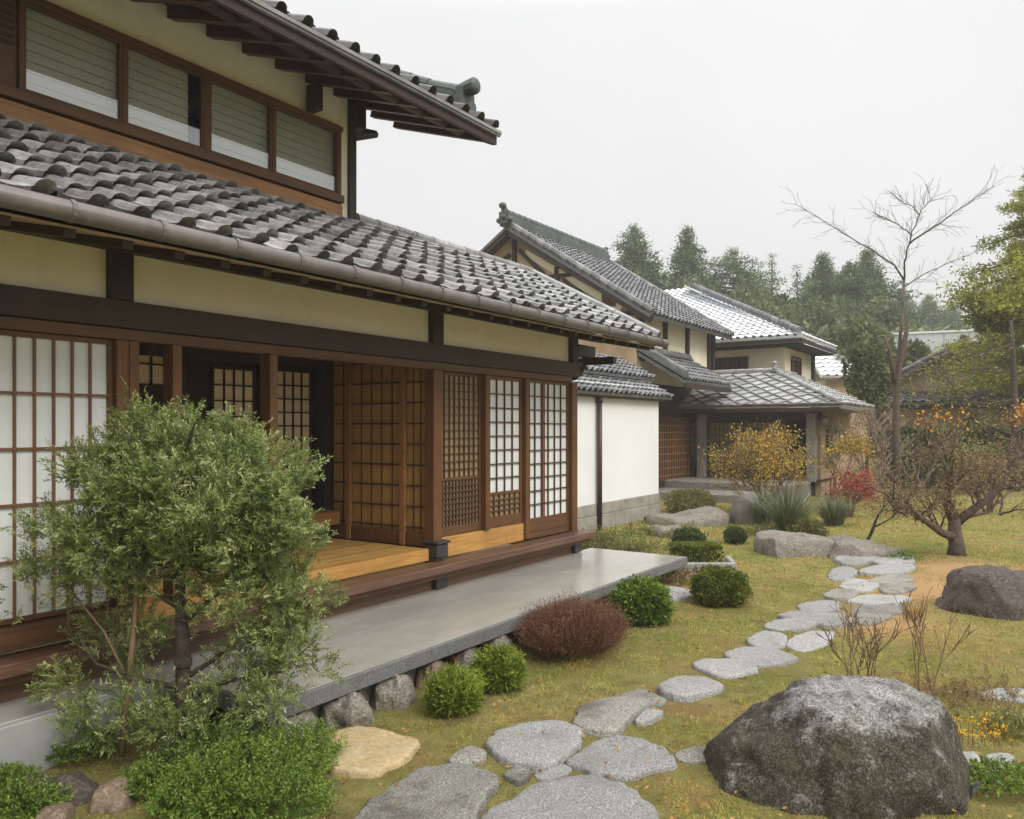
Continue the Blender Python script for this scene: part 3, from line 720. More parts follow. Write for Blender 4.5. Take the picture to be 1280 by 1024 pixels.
part('gable_timber', M['post_dark'], lambda m: [m.obox((gx - .13, y0, z0), (gx - .13, y1, z1), .10, .12, (1, 0, .01)) for y0, z0, y1, z1 in
     ((8.6, 4.7, 15.8, 4.7), (10.3, 5.85, 14.2, 5.85), (12.25, 5.9, 12.25, 7.0), (10.9, 4.75, 10.9, 6.1), (13.6, 4.75, 13.6, 6.1), (9.4, 4.75, 10.7, 5.75), (12.4, 6.6, 13.6, 5.95), (11.3, 5.95, 12.1, 6.7))], b2)
bx('gable_window', M['rail'], gx - .15, gx - .105, 9.15, 9.55, 4.9, 5.35, b2, 0)
part('gable_board', M['cream2'], lambda m: m.obox((gx - .12, 9.0, 4.82), (gx - .12, 11.9, 6.72 - .12), .04, .18), b2)
bx('front_wall', M['cream2'], 18.6, 23.75, 8.6, 8.8, 2.96, 4.80, b2, 0)
for x in (18.62, 20.1, 21.7, 23.45):
    bx('wall_post', M['post_dark'], x, x + .18, 8.52, 8.598, 3.5, 4.72, b2, .01)
bx('end_post', M['post_dark'], 23.76, 23.95, 8.5, 8.7, 2.0, 4.7, b2, .01)
bx('end_wall', M['cream2'], 23.6, 23.74, 8.82, 15.9, 2.0, 5.1, b2, 0)
def pr(m):
    s_ = unit((0, 1.4, .84))
    tiles(m, (18.5, 7.3, 2.98), (1, 0, 0), s_, 3.4, 1.56, .22, .22, amp=.045, stp=.04, seed=41, lip=.06)
    m.slab([(18.5, 7.3, 2.95), (21.9, 7.3, 2.95), (21.9, 8.6, 3.73), (18.5, 8.6, 3.73)], .08)
    ridge(m, (18.55, 7.3, 3.0), (18.55, 8.6, 3.78), .2, .14, .07)
    ridge(m, (18.6, 8.5, 3.72), (21.8, 8.5, 3.72), .2, .1, .06)
part('pent_roof', M['tile_far'], pr, b2)
part('pent_fascia', M['beam'], lambda m: m.box(18.55, 21.85, 7.32, 7.4, 2.78, 2.9), b2)
bx('lower_wall', M['interior'], 18.6, 23.7, 8.585, 8.7, 0, 2.955, b2, 0)
ld = bx('lattice_door', M['rail'], 19.0, 21.85, 8.52, 8.56, 1.98, 2.1, b2, 0)
part('lattice', M['plank'], lambda m: [m.box(x, x + .03, 8.53, 8.555, .4, 1.98) for x in np.linspace(19.0, 21.8, 18)] + [m.box(19.0, 21.83, 8.535, 8.5525, z, z + .03) for z in np.linspace(.5, 1.85, 8)], ld)

# ================================================================== HIP ROOFED HOUSE WITH PALE ROOF
b3 = thing('hip_roofed_house', 'cream upper storey under a shining pale hip roof, past the tall gabled house', 'house', (27, 9, 0))
HX, HY3, HZ = 24.85, 6.15, 4.58; t3 = 5.6; hz3 = 7.35; kk = (hz3 - HZ) / t3; HXE = 29.6
hl = math.hypot(t3, hz3 - HZ)
def r3(m):
    s_ = unit((t3, 0, hz3 - HZ)); f = t3 / hl
    tiles(m, (HX, HY3, HZ + .03), (0, 1, 0), s_, 9, hl, .25, .25, lo=lambda s: s * f, amp=.035, stp=.035, seed=51, lip=.06)
    m.slab([(HX, HY3, HZ), (HX, HY3 + 9, HZ), (HX + t3, HY3 + 9, hz3), (HX + t3, HY3 + t3, hz3)], .06)
    s2 = unit((0, t3, hz3 - HZ))
    tiles(m, (HX, HY3, HZ + .03), (1, 0, 0), s2, HXE - HX, hl, .25, .25, lo=lambda s: s * f, amp=.035, stp=.035, seed=52, lip=.06)
    m.slab([(HX, HY3, HZ), (HXE, HY3, HZ), (HXE, HY3 + t3, hz3), (HX + t3, HY3 + t3, hz3)], .06)
rf3 = part('roof', M['tile_pale'], r3, b3)
def hp3(m):
    ridge(m, (HX + .1, HY3 + .1, HZ + .05), (HX + t3, HY3 + t3, hz3), .2, .12, .09)
    finial(m, (HX + .9, HY3 + .9, HZ + .5), (-1, -1), .5)
    finial(m, (HX + t3, HY3 + t3, hz3), (-1, -1), .7)
part('hip_ridge', M['tile_far'], hp3, rf3)
part('fascia', M['beam'], lambda m: [m.box(HX + .02, HX + .08, HY3 + .05, 15, HZ - .18, HZ - .07), m.box(HX + .085, HXE, HY3 + .02, HY3 + .08, HZ - .18, HZ - .07)], b3)
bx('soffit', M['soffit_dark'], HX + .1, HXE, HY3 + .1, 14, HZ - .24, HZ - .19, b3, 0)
bx('front_wall', M['cream2'], HX + .75, HX + .95, HY3 + .7, 14, 0, HZ - .25, b3, 0)
bx('side_wall', M['cream2'], HX + .96, 29.0, HY3 + .7, HY3 + .9, 0, HZ - .25, b3, 0)
part('front_window', M['interior'], lambda m: m.box(HX + .70, HX + .748, 8.0, 10.2, 3.55, 4.1), b3)
part('window_slats', M['muntin_dark'], lambda m: [m.box(HX + .67, HX + .698, y, y + .04, 3.55, 4.1) for y in np.arange(8.0, 10.2, .16)], b3)
wd3 = bx('side_window', M['interior'], 26.3, 27.3, HY3 + .66, HY3 + .698, 3.35, 4.0, b3, 0)
part('window_frame', M['rail'], lambda m: [m.box(26.25, 26.32, HY3 + .62, HY3 + .659, 3.3, 4.05), m.box(26.78, 26.83, HY3 + .62, HY3 + .659, 3.3, 4.05), m.box(27.28, 27.35, HY3 + .62, HY3 + .659, 3.3, 4.05), m.box(26.25, 27.35, HY3 + .62, HY3 + .659, 4.05, 4.11), m.box(26.25, 27.35, HY3 + .62, HY3 + .659, 3.24, 3.30)], wd3)
bx('corner_post', M['post_dark'], 28.9, 29.1, HY3 + .6, HY3 + .699, 0, HZ - .25, b3, .01)

# ================================================================== ENTRANCE HALL
b4 = thing('entrance_hall', 'low entrance building with a mossy hip roof of diamond set tiles over dark lattice doors', 'entrance hall', (22, 6, 0))
EX, E0, E1, EZ4 = 21.2, 4.30, 9.3, 2.36; t4 = 2.3; rz4 = 3.40; hl4 = math.hypot(t4, rz4 - EZ4); f4 = t4 / hl4; EXE = 25.9
def r4(m):
    s_ = unit((t4, 0, rz4 - EZ4))
    diamonds(m, (EX, E0, EZ4 + .03), (0, 1, 0), s_, E1 - E0, hl4, .46, lambda s: s * f4, 61)
    m.slab([(EX, E0, EZ4), (EX, E1, EZ4), (EX + t4, E1, rz4), (EX + t4, E0 + t4, rz4)], .03)
    s2 = unit((0, t4, rz4 - EZ4))
    tiles(m, (EX, E0, EZ4 + .03), (1, 0, 0), s2, EXE - EX, hl4, .30, .28, lo=lambda s: s * f4, amp=.04, stp=.05, seed=62, lip=.06, jit=1.5)
    m.slab([(EX, E0, EZ4), (EXE, E0, EZ4), (EXE, E0 + t4, rz4), (EX + t4, E0 + t4, rz4)], .08)
rf4 = part('roof', M['tile_moss'], r4, b4)
def h4(m):
    ridge(m, (EX + .05, E0 + .05, EZ4 + .05), (EX + t4, E0 + t4, rz4), .16, .05, .07, seed=5)
    ridge(m, (EX + t4, E0 + t4, rz4 - .02), (EXE, E0 + t4, rz4 - .02), .18, .08, .07)
    ridge(m, (EX + t4, E0 + t4, rz4 - .02), (EX + t4, E1, rz4 - .02), .18, .08, .07)
    finial(m, (EX + t4 - .12, E0 + t4 - .05, rz4 + .05), (-1, -.3), .5)
part('roof_ridge', M['tile_moss'], h4, rf4)
bx('eave_board', M['beam'], EX - .005, EX + .09, E0 + .04, E1, EZ4 - .14, EZ4 - .035, b4, 0)
bx('eave_board', M['beam'], EX + .095, EXE, E0 - .005, E0 + .08, EZ4 - .16, EZ4 - .085, b4, 0)
bx('back_wall', M['interior'], 23.4, 23.5, 5.15, 9.3, 0, 2.30, b4, 0)
bx('hall_ceiling', M['interior'], 21.5, 23.4, 4.6, 9.3, 2.30, 2.33, b4, 0)
bx('lintel', M['beam'], 22.0, 22.15, 4.95, 9.2, 2.0, 2.28, b4, .01)
bx('hall_floor', M['interior'], 21.9, 23.4, 4.95, 9.2, .38, .43, b4, 0)
M['dark_lattice'] = wood('dark_lattice_wood', (0.07, 0.04, 0.02), (0.20, 0.12, 0.06), 'z')
for y0, y1 in ((5.9, 7.0), (7.05, 8.02), (8.3, 9.2)):
    dr_ = bx('lattice_door', M['dark_lattice'], 22.04, 22.09, y0, y0 + .06, .45, 2.0, b4, 0)
    def lat(m):
        m.box(22.045, 22.085, y1 - .06, y1, .45, 2.0)
        for y in np.linspace(y0 + .06, y1 - .06, 8)[1:-1]: m.box(22.05, 22.08, y - .012, y + .012, .45, 2.0)
        for z in np.linspace(.5, 1.95, 9): m.box(22.052, 22.078, y0 + .06, y1 - .06, z - .012, z + .012)
        m.box(22.046, 22.084, y0 + .06, y1 - .06, .88, 1.0)
    part('lattice', M['dark_lattice'], lat, dr_)
    part('pane', M['paper_brown'], lambda m: m.box(22.12, 22.125, y0 + .05, y1 - .05, 1.0, 1.95), dr_)
M['post_stone'] = plain('weathered_post', (0.17, 0.15, 0.125), (0.30, 0.27, 0.235), 3, .85, stretch=(4, 4, 1))
for y in (8.05, 5.05):
    bx('porch_post', M['post_stone'], 21.78, 22.0, y, y + .24, .38, 2.2, b4, .015)
bx('side_wall', M['tanwall'], 22.2, 26.2, 5.0, 5.15, 0, 2.28, b4, 0)
sw = bx('side_window', M['interior'], 22.75, 24.0, 4.93, 4.998, 1.0, 1.75, b4, 0)
part('window_frame', M['post_stone'], lambda m: [m.box(x, x + .06, 4.88, 4.928, .92, 1.82) for x in (22.7, 23.1, 23.55, 23.98)] + [m.box(22.7, 24.04, 4.879, 4.927, 1.82, 1.88)] + [m.box(22.64, 24.12, 4.8, 4.927, .82, .915)], sw)
part('lamp', M['post_stone'], lambda m: [m.ball((21.95, 4.86, 1.98), (.11, .11, .14), 2), m.tube([(21.95, 4.86, 2.1), (21.95, 4.86, 2.28)], .015, 6)], b4, True)
M['stepstone'] = granite('worn_step_stone', (0.20, 0.18, 0.155), (0.09, 0.08, 0.07), (0.33, 0.31, 0.28), (0.09, 0.085, 0.06), .7, 30, ((0.10, 0.11, 0.035), .6))
st4 = thing('entrance_steps', 'two long worn stone steps rising to the dark lattice doors', 'steps', (19.8, 7.5, 0))
part('upper_step', M['stepstone'], lambda m: m.box(20.2, 21.95, 5.2, 9.5, -.05, .40), st4, bevel=.03)
part('lower_step', M['stepstone'], lambda m: m.box(18.9, 20.19, 5.7, 9.2, -.05, .20), st4, bevel=.03)

# ================================================================== FAR BUILDINGS ON THE RIGHT
b5 = thing('tile_roofed_outbuilding', 'small outbuilding with a steep tiled gable half hidden by the bare forked tree', 'outbuilding', (35, 2.5, 0))
GX, GY, GZ, gk = 33.0, 2.55, 4.85, .52
def r5(m):
    for sg in (1, -1):
        s_ = unit((0, -sg, gk)); Ls = 2.95 * math.hypot(1, gk)
        tiles(m, (GX, GY + sg * 2.95, GZ - 2.95 * gk + .03), (1, 0, 0), s_, 6, Ls, .3, .28, amp=.05, stp=.05, seed=71 + sg, lip=.06)
        m.slab([(GX, GY + sg * 2.95, GZ - 2.95 * gk), (GX + 6, GY + sg * 2.95, GZ - 2.95 * gk), (GX + 6, GY, GZ), (GX, GY, GZ)], .1)
        for k in range(11):
            a = np.array((GX + .05, GY + sg * 2.95, GZ - 2.95 * gk + .09)) + s_ * (k * Ls / 11); b = np.array((GX + .05, GY + sg * 2.95, GZ - 2.95 * gk + .11)) + s_ * ((k + 1.1) * Ls / 11)
            m.tube([a, b], [.11, .09], 8, (k * .37) % 1)
    ridge(m, (GX, GY, GZ), (GX + 6, GY, GZ), .3, .2, .1)
part('roof', M['tile_far'], r5, b5)
part('gable_wall', M['tanwall'], lambda m: m.slab([(GX + .6, .2, 0), (GX + .6, 4.9, 0), (GX + .6, 4.9, GZ - 2.4 * gk), (GX + .6, GY, GZ - .15), (GX + .6, .2, GZ - 2.4 * gk)], .1), b5)
bx('side_wall', M['tanwall'], GX + .61, 38.8, 4.8, 4.9, 0, 3.5, b5, 0)
def p5(m):
    s_ = unit((1, 0, .38))
    tiles(m, (GX - .6, -.6, 2.75), (0, 1, 0), s_, 5.6, 1.2, .3, .28, amp=.04, stp=.04, seed=75, lip=.06)
    m.slab([(GX - .6, -.6, 2.72), (GX - .6, 5.0, 2.72), (GX + .55, 5.0, 3.15), (GX + .55, -.6, 3.15)], .08)
part('pent_roof', M['tile_far'], p5, b5)
part('pent_beam', M['beam'], lambda m: m.box(GX - .5, GX - .4, -.5, 4.9, 2.5, 2.62), b5)
for y in (.3, 2.3, 4.6): bx('porch_post', M['post_dark'], GX - .5, GX - .38, y, y + .14, 0, 2.5, b5, 0)

p0 = at(1115, 445, 46); p1 = at(1235, 445, 44)
b6 = thing('flat_roofed_building', 'pale grey clad building with a flat roof showing behind the garden outbuilding', 'building', (p0[0], p0[1], 0))
fx = unit((p1 - p0)[:2]); dp = np.array([-fx[1], fx[0]]); dp = dp if np.dot(dp, FW) > 0 else -dp
def poly_box(m, a, b, depth, z0, z1):
    q = [a[:2], b[:2], b[:2] + dp * depth, a[:2] + dp * depth]
    v = [(x, y, z) for z in (z0, z1) for x, y in q]
    m.add(v, [np.array([(0, 1, 5, 4), (1, 2, 6, 5), (2, 3, 7, 6), (3, 0, 4, 7), (0, 3, 2, 1), (4, 5, 6, 7)])])
part('parapet', M['greypanel'], lambda m: poly_box(m, p0, p1, 7, 5.75, 7.15), b6)
part('wall', M['copper'], lambda m: poly_box(m, p0 + np.r_[dp * .4, 0], p1 + np.r_[dp * .4, 0], 6, 0, 5.74), b6)
part('coping', M['tile_pale'], lambda m: poly_box(m, p0 - np.r_[dp * .06, 0], p1 - np.r_[dp * .06, 0], 7.2, 7.152, 7.26), b6)
part('panel_joint', M['flash'], lambda m: [poly_box(m, p0 + (p1 - p0) * t - np.r_[dp * .02, 0], p0 + (p1 - p0) * (t + .006) - np.r_[dp * .02, 0], .03, 5.78, 7.1) for t in (.25, .55, .8)], b6)

def simple_house(name, label, px, py_top, z, wpx, hgt, roofmat, wallmat):
    c = at(px, py_top, z); wd = wpx * z / 1000
    h = thing(name, label, 'house', (c[0], c[1], 0))
    R3 = np.array([RT[0], RT[1], 0]); F3 = np.array([FW[0], FW[1], 0])
    a = np.array([c[0], c[1], 0])
    zt = c[2]; ze = zt - hgt
    def rr(m):
        l, r = a - R3 * wd / 2, a + R3 * wd / 2
        up = np.array([0, 0, 1.0])
        tiles(m, l - F3 * 2.2 + up * ze, R3, F3 * 2.2 + up * (zt - ze), wd, math.hypot(2.2, zt - ze), .4, .36, amp=.05, stp=.05, seed=int(px), lip=.06)
        m.slab([l - F3 * 2.2 + up * (ze - .03), r - F3 * 2.2 + up * (ze - .03), r + up * (zt - .03), l + up * (zt - .03)], .1)
        m.slab([l + up * (zt - .03), r + up * (zt - .03), r + F3 * 2.2 + up * ze, l + F3 * 2.2 + up * ze], .1)
        ridge(m, l + up * zt, r + up * zt, .3, .15, .1)
    part('roof', roofmat, rr, h)
    part('wall', wallmat, lambda m: m.obox(a - R3 * (wd / 2 - .4) + (0, 0, ze / 2 - .1), a + R3 * (wd / 2 - .4) + (0, 0, ze / 2 - .1), 3.4, ze - .15), h)
    return h
simple_house('distant_house', 'distant house with a pale tiled roof glimpsed right of the shining hip roof', 1040, 436, 40, 70, 1.5, M['tile_pale'], M['tanwall'])
simple_house('distant_house', 'distant house with a white roof beyond the yellow green pine', 1305, 428, 46, 70, 1.2, M['tile_pale'], M['tanwall'])

def nrm(v): return v / (np.linalg.norm(v, axis=-1, keepdims=True) + 1e-9)
# ================================================================== ROCKS
def loft(px0, px1, zc, profile, seed, name, mat, label, cat, amp=.05, nfreq=3.0, exp=2.4, nS=90, nA=72, base=-.12, group=None, fine=.010, cracks=0.0, chop=0, deep=(.80, .93)):
    """a rock from stations along the photograph's horizontal: (t, height m, half depth m)"""
    a0 = (px0 - 640) / FPX * zc; a1 = (px1 - 640) / FPX * zc
    T = np.array([p[0] for p in profile]); Hh = np.array([p[1] for p in profile]); Dd = np.array([p[2] for p in profile])
    tt = 0.5 - 0.5 * np.cos(np.linspace(0.02, PI - .02, nS)); V = []
    off = seed * 7.31
    for t in tt:
        ef = (1 - abs(2 * t - 1) ** 7) ** .45; h = (np.interp(t, T, Hh) - base) * ef; d = np.interp(t, T, Dd) * ef; s = a0 + (a1 - a0) * t
        for j in range(nA):
            an = 2 * PI * j / nA; cx, sx = math.cos(an), math.sin(an)
            y = d * np.sign(cx) * abs(cx) ** (2 / exp); zz = h * np.sign(sx) * abs(sx) ** (2 / exp)
            if zz < 0: zz *= .2
            z_ = zz + base
            pw = FW * (zc + y) + RT * s
            p = Vector((pw[0], pw[1], z_))
            nn = mnoise.fractal(p * nfreq + Vector((off, 0, 0)), 1.0, 2.1, 5) * amp
            nn -= abs(mnoise.noise(p * nfreq * .8 + Vector((0, off, 0)))) * amp * 1.1
            nn += mnoise.fractal(p * 22 + Vector((off, 3, 0)), 1.0, 2.0, 3) * fine
            if cracks: nn -= cracks * (max(0, .09 - abs(mnoise.noise(p * 2.2 + Vector((off, 9, 2))))) / .09) ** 1.5
            ctr = Vector((pw[0] - FW[0] * y, pw[1] - FW[1] * y, base + h * .3)); dr = p - ctr
            dr = dr.normalized() if dr.length > 1e-6 else Vector((0, 0, 1))
            p = p + dr * nn; V.append(p[:])
    f = [(i * nA + j, i * nA + (j + 1) % nA, (i + 1) * nA + (j + 1) % nA, (i + 1) * nA + j) for i in range(nS - 1) for j in range(nA)]
    if chop:                                              # split faces: flat cuts through the lump
        V = np.array(V); rc = np.random.RandomState(seed * 5 + 1); c0 = V.mean(0)
        for _ in range(chop):
            n_ = rc.randn(3) * np.array([1, 1, .7]); n_[2] = abs(n_[2]) * .9; n_ /= np.linalg.norm(n_)
            d_ = (V - c0) @ n_; lim = d_.max() * rc.uniform(*deep); V = V - np.outer(np.maximum(0, d_ - lim) * .8, n_)
        sz_ = np.abs(V - c0).max(); nv_ = nrm(V - c0)
        dn_ = np.array([mnoise.fractal(Vector(q) * (2.6 / sz_) + Vector((off, 5, 1)), 1, 2.1, 5) - .7 * abs(mnoise.noise(Vector(q) * (3.4 / sz_) + Vector((2, off, 7)))) for q in V])
        V = V + nv_ * (dn_ * sz_ * .055)[:, None]
    mb = MB(); mb.add(V, [np.array(f), np.array([list(range(nA))]), np.array([list(range((nS - 1) * nA, nS * nA))])])
    o = mb.build(name, mat, None, True); tag(o, label, cat, group)
    ctr = FW * zc + RT * ((a0 + a1) / 2); return recenter(o, (ctr[0], ctr[1], 0))

def boulder_mat():
    m, nt, b = nmat('lichen_boulder'); v = pos_vec(nt)
    sp = noise_n(nt, v, 90, 4, .85); mid = noise_n(nt, v, 14, 7, .75); big = noise_n(nt, v, 3.2, 7, .7)
    gran = ramp_n(nt, sp, [(.36, (.07, .068, .062)), (.48, (.25, .245, .23)), (.62, (.52, .515, .50))])
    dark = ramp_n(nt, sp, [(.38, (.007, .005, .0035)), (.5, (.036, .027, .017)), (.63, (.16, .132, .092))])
    geo_ = N(nt, 'ShaderNodeNewGeometry'); sx = N(nt, 'ShaderNodeSeparateXYZ'); nt.links.new(geo_.outputs['Position'], sx.inputs[0])
    # bare crown of the stone: height plus a ragged border
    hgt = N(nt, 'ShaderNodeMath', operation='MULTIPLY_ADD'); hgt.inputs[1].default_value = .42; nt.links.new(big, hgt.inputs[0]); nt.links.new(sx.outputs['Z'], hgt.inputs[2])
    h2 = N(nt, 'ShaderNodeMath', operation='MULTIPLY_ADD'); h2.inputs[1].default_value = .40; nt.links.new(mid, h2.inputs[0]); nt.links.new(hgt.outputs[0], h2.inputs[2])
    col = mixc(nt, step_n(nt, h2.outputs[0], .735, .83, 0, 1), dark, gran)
    pat = noise_n(nt, v, 10, 8, .8)
    col = mixc(nt, step_n(nt, pat, .54, .62, 0, .6), col, gran)
    mo = noise_n(nt, v, 5.2, 8, .78)
    col = mixc(nt, step_n(nt, mo, .50, .64, 0, .65), col, (.058, .058, .020))
    dk = noise_n(nt, v, 3.1, 9, .8)
    col = mixc(nt, step_n(nt, dk, .52, .66, 0, .7), col, (.014, .010, .007))
    nt.links.new(col, b.inputs['Base Color']); b.inputs['Roughness'].default_value = .85
    bump_n(nt, b, mixc(nt, .5, sp, mid), .02, .9); return m
M['boulder'] = boulder_mat()
M['rock_brown'] = granite('dark_brown_rock', (0.06, 0.044, 0.034), (0.02, 0.014, 0.011), (0.15, 0.12, 0.095), (0.05, 0.038, 0.03), .7, 40, bump=.008)
M['rock_grey'] = granite('warm_grey_rock', (0.19, 0.165, 0.135), (0.075, 0.062, 0.05), (0.34, 0.31, 0.27), (0.085, 0.07, 0.05), .65, 45, ((0.11, 0.10, 0.04), .64), bump=.01)
M['rock_smooth'] = plain('smooth_dark_stone', (0.10, 0.085, 0.078), (0.17, 0.15, 0.14), 3, .42, .002, 60)
M['stone'] = granite('grey_granite', (0.285, 0.28, 0.265), (0.07, 0.068, 0.062), (0.56, 0.555, 0.53), (0.17, 0.155, 0.125), .55, 95, ((0.10, 0.10, 0.035), .66), bump=.008)
M['stone_dark'] = granite('dark_granite', (0.19, 0.18, 0.155), (0.045, 0.04, 0.032), (0.42, 0.41, 0.37), (0.05, 0.043, 0.03), .75, 95, ((0.06, 0.065, 0.02), .60))
M['stone_yellow'] = granite('yellow_sandstone', (0.34, 0.25, 0.125), (0.24, 0.165, 0.075), (0.42, 0.33, 0.19), (0.30, 0.26, 0.18), .6, 30)

loft(868, 1210, 4.25, [(0, .0, .12), (.05, .07, .30), (.12, .19, .40), (.24, .28, .48), (.31, .335, .50), (.37, .405, .52), (.46, .435, .54), (.62, .455, .55), (.78, .45, .52), (.855, .42, .48), (.92, .33, .42), (1, .1, .25)],
     3, 'lichen_boulder', M['boulder'], 'big domed boulder with pale granite crown and dark mossy lichen flanks', 'boulder', .045, 1.9, 2.6, 190, 170, -.2, cracks=.018, fine=.014, chop=6, deep=(.90, .97))
loft(1172, 1330, 8.0, [(0, .10, .2), (.08, .30, .35), (.22, .42, .45), (.42, .47, .5), (.55, .38, .5), (.75, .34, .5), (1, .2, .3)],
     8, 'brown_boulder', M['rock_brown'], 'craggy brown black boulder at the lawn edge behind the bare twigs', 'boulder', .10, 1.9, 2.6, 90, 80, -.1, cracks=.06, chop=12)
loft(942, 1050, 11.7, [(0, .2, .4), (.07, .27, .45), (.3, .28, .5), (.6, .27, .5), (.85, .22, .45), (1, .12, .3)],
     5, 'long_flat_rock', M['rock_grey'], 'long low warm grey rock beside the far bend of the stepping stones', 'rock', .05, 1.9, 3.4, 70, 60, -.06, cracks=.03, chop=7)
loft(1026, 1145, 11.35, [(0, .1, .35), (.12, .23, .5), (.35, .26, .5), (.6, .18, .45), (.8, .10, .35), (1, .04, .2)],
     6, 'sloping_flat_rock', M['rock_grey'], 'tapering grey rock sloping down behind the last stepping stones', 'rock', .05, 1.9, 3.0, 60, 50, -.06, cracks=.03, chop=6)
loft(912, 953, 15.3, [(0, .26, .1), (.12, .42, .24), (.4, .58, .3), (.7, .60, .3), (.9, .52, .24), (1, .36, .1)],
     9, 'round_stone', M['rock_smooth'], 'smooth dark egg shaped stone standing by the ornamental grass', 'stone', .02, 1.5, 2.0, 44, 36, .02, fine=.002)
loft(798, 912, 15.2, [(0, .12, .3), (.15, .16, .6), (.4, .14, .6), (.6, .21, .6), (.8, .27, .55), (.95, .28, .4), (1, .2, .3)],
     11, 'flat_ledge_rock', M['rock_grey'], 'flat grey ledge of rock near the storehouse plinth corner', 'rock', .07, 1.6, 4.0, 60, 50, -.05, cracks=.04, chop=7)
loft(812, 862, 13.6, [(0, .1, .2), (.2, .17, .4), (.6, .16, .4), (1, .08, .2)],
     12, 'low_rock', M['rock_grey'], 'small layered rock in front of the ledge rock, behind the clipped balls', 'rock', .06, 2.5, 3.0, 30, 30, -.05)
# rocks that carry the terrace edge
rg = np.random.RandomState(4)
tlab = ['broad weathered rock bedded under the terrace edge beside the feathery tree', 'pale lumpy rock under the terrace above the nearest green tuft', 'dark low rock between terrace and the lime green tufts',
        'small grey rock under the terrace left of the russet shrub', 'rough rock under the terrace hidden by the russet shrub', 'whitish rock at the terrace corner footing', 'shaded rock under the terrace end behind the feathery tree foliage']
for i, (a, b, z_, h_) in enumerate(((396, 470, 4.98, .16), (462, 522, 5.36, .165), (514, 562, 5.75, .155), (556, 600, 6.1, .16), (594, 645, 6.45, .16), (742, 785, 8.2, .14), (318, 404, 4.66, .16))):
    loft(a, b, z_, [(0, .04, .1), (.2, h_ * 1.2, .19), (.7, h_ * 1.15, .2), (1, .05, .1)], 20 + i, 'bedding_rock', M['soilrock'] if i in (2,) else M['rock_grey'], tlab[i], 'rock', .05, 6, 3.8, 60, 50, -.06, 'rocks under the terrace', .014, .02, 9)
blab = ['brown rock at the foot of the concrete kerb, longest of the three', 'rounded tan rock below the concrete kerb next to the leafy ground cover', 'small brown rock lowest in the corner under the kerb']
for i, (a, b, z_, h_, mt) in enumerate(((14, 125, 3.95, .10, 'rock_brown'), (116, 168, 3.86, .09, 'soilrock'), (50, 90, 3.72, .05, 'soilrock'))):
    loft(a, b, z_, [(0, .02, .05), (.15, h_, .12), (.7, h_, .13), (1, .02, .06)], 40 + i, 'garden_rock', M[mt], blab[i], 'rock', .03, 5, 2.4, 36, 30, -.05, 'small rocks below the kerb', .006)

# ---- stepping stones
STONES = []
def stone(pts, label, mat='stone', ht=.05, seed=0, name='stepping_stone', cat='stepping stone', group='stepping stones across the lawn'):
    rr = random.Random(seed * 13 + 5)
    P = np.array([gp(x, y, ht * .8)[:2] for x, y in pts])
    # smooth closed outline (Catmull-Rom), then ragged edge
    k = len(P); out = []
    for i in range(k):
        a, b, c, d = P[i - 1], P[i], P[(i + 1) % k], P[(i + 2) % k]
        for t in np.linspace(0, 1, 10, endpoint=False):
            out.append(.5 * ((2 * b) + (-a + c) * t + (2 * a - 5 * b + 4 * c - d) * t * t + (-a + 3 * b - 3 * c + d) * t ** 3))
    out = np.array(out); ctr = out.mean(0); n = len(out)
    STONES.append(out)
    size = np.abs(out - ctr).max()
    for i in range(n):
        q = out[i]; out[i] = ctr + (q - ctr) * (1 + .10 * mnoise.fractal(Vector((q[0] * 7, q[1] * 7, seed)), 1, 2, 5))
    ht *= .46; rings = [(1.03, -.08), (1.02, ht * .25), (1.0, ht * .62), (.985, ht * .80), (.96, ht * .92), (.90, ht), (.80, ht * 1.05), (.66, ht * 1.1), (.48, ht * 1.13), (.3, ht * 1.15), (.12, ht * 1.15)]
    V = []; zg = rough_z(ctr[0], ctr[1]) - .012
    for s, z in rings:
        for q in out:
            p = ctr + (q - ctr) * s
            dz = 0 if z < 0 else .010 * mnoise.fractal(Vector((p[0] * 5, p[1] * 5, seed + 2.2)), 1, 2.1, 5) + .02 * mnoise.noise(Vector((p[0] * 1.6, p[1] * 1.6, seed)))
            V.append((p[0], p[1], z + dz + zg))
    f = [(r * n + i, r * n + (i + 1) % n, (r + 1) * n + (i + 1) % n, (r + 1) * n + i) for r in range(len(rings) - 1) for i in range(n)]
    mb = MB(); mb.add(V, [np.array(f), np.array([list(range((len(rings) - 1) * n, len(rings) * n))])], rr.uniform(.22, .75))
    o = mb.build(name, M[mat], None, True); tag(o, label, cat, group); return recenter(o, (ctr[0], ctr[1], 0))
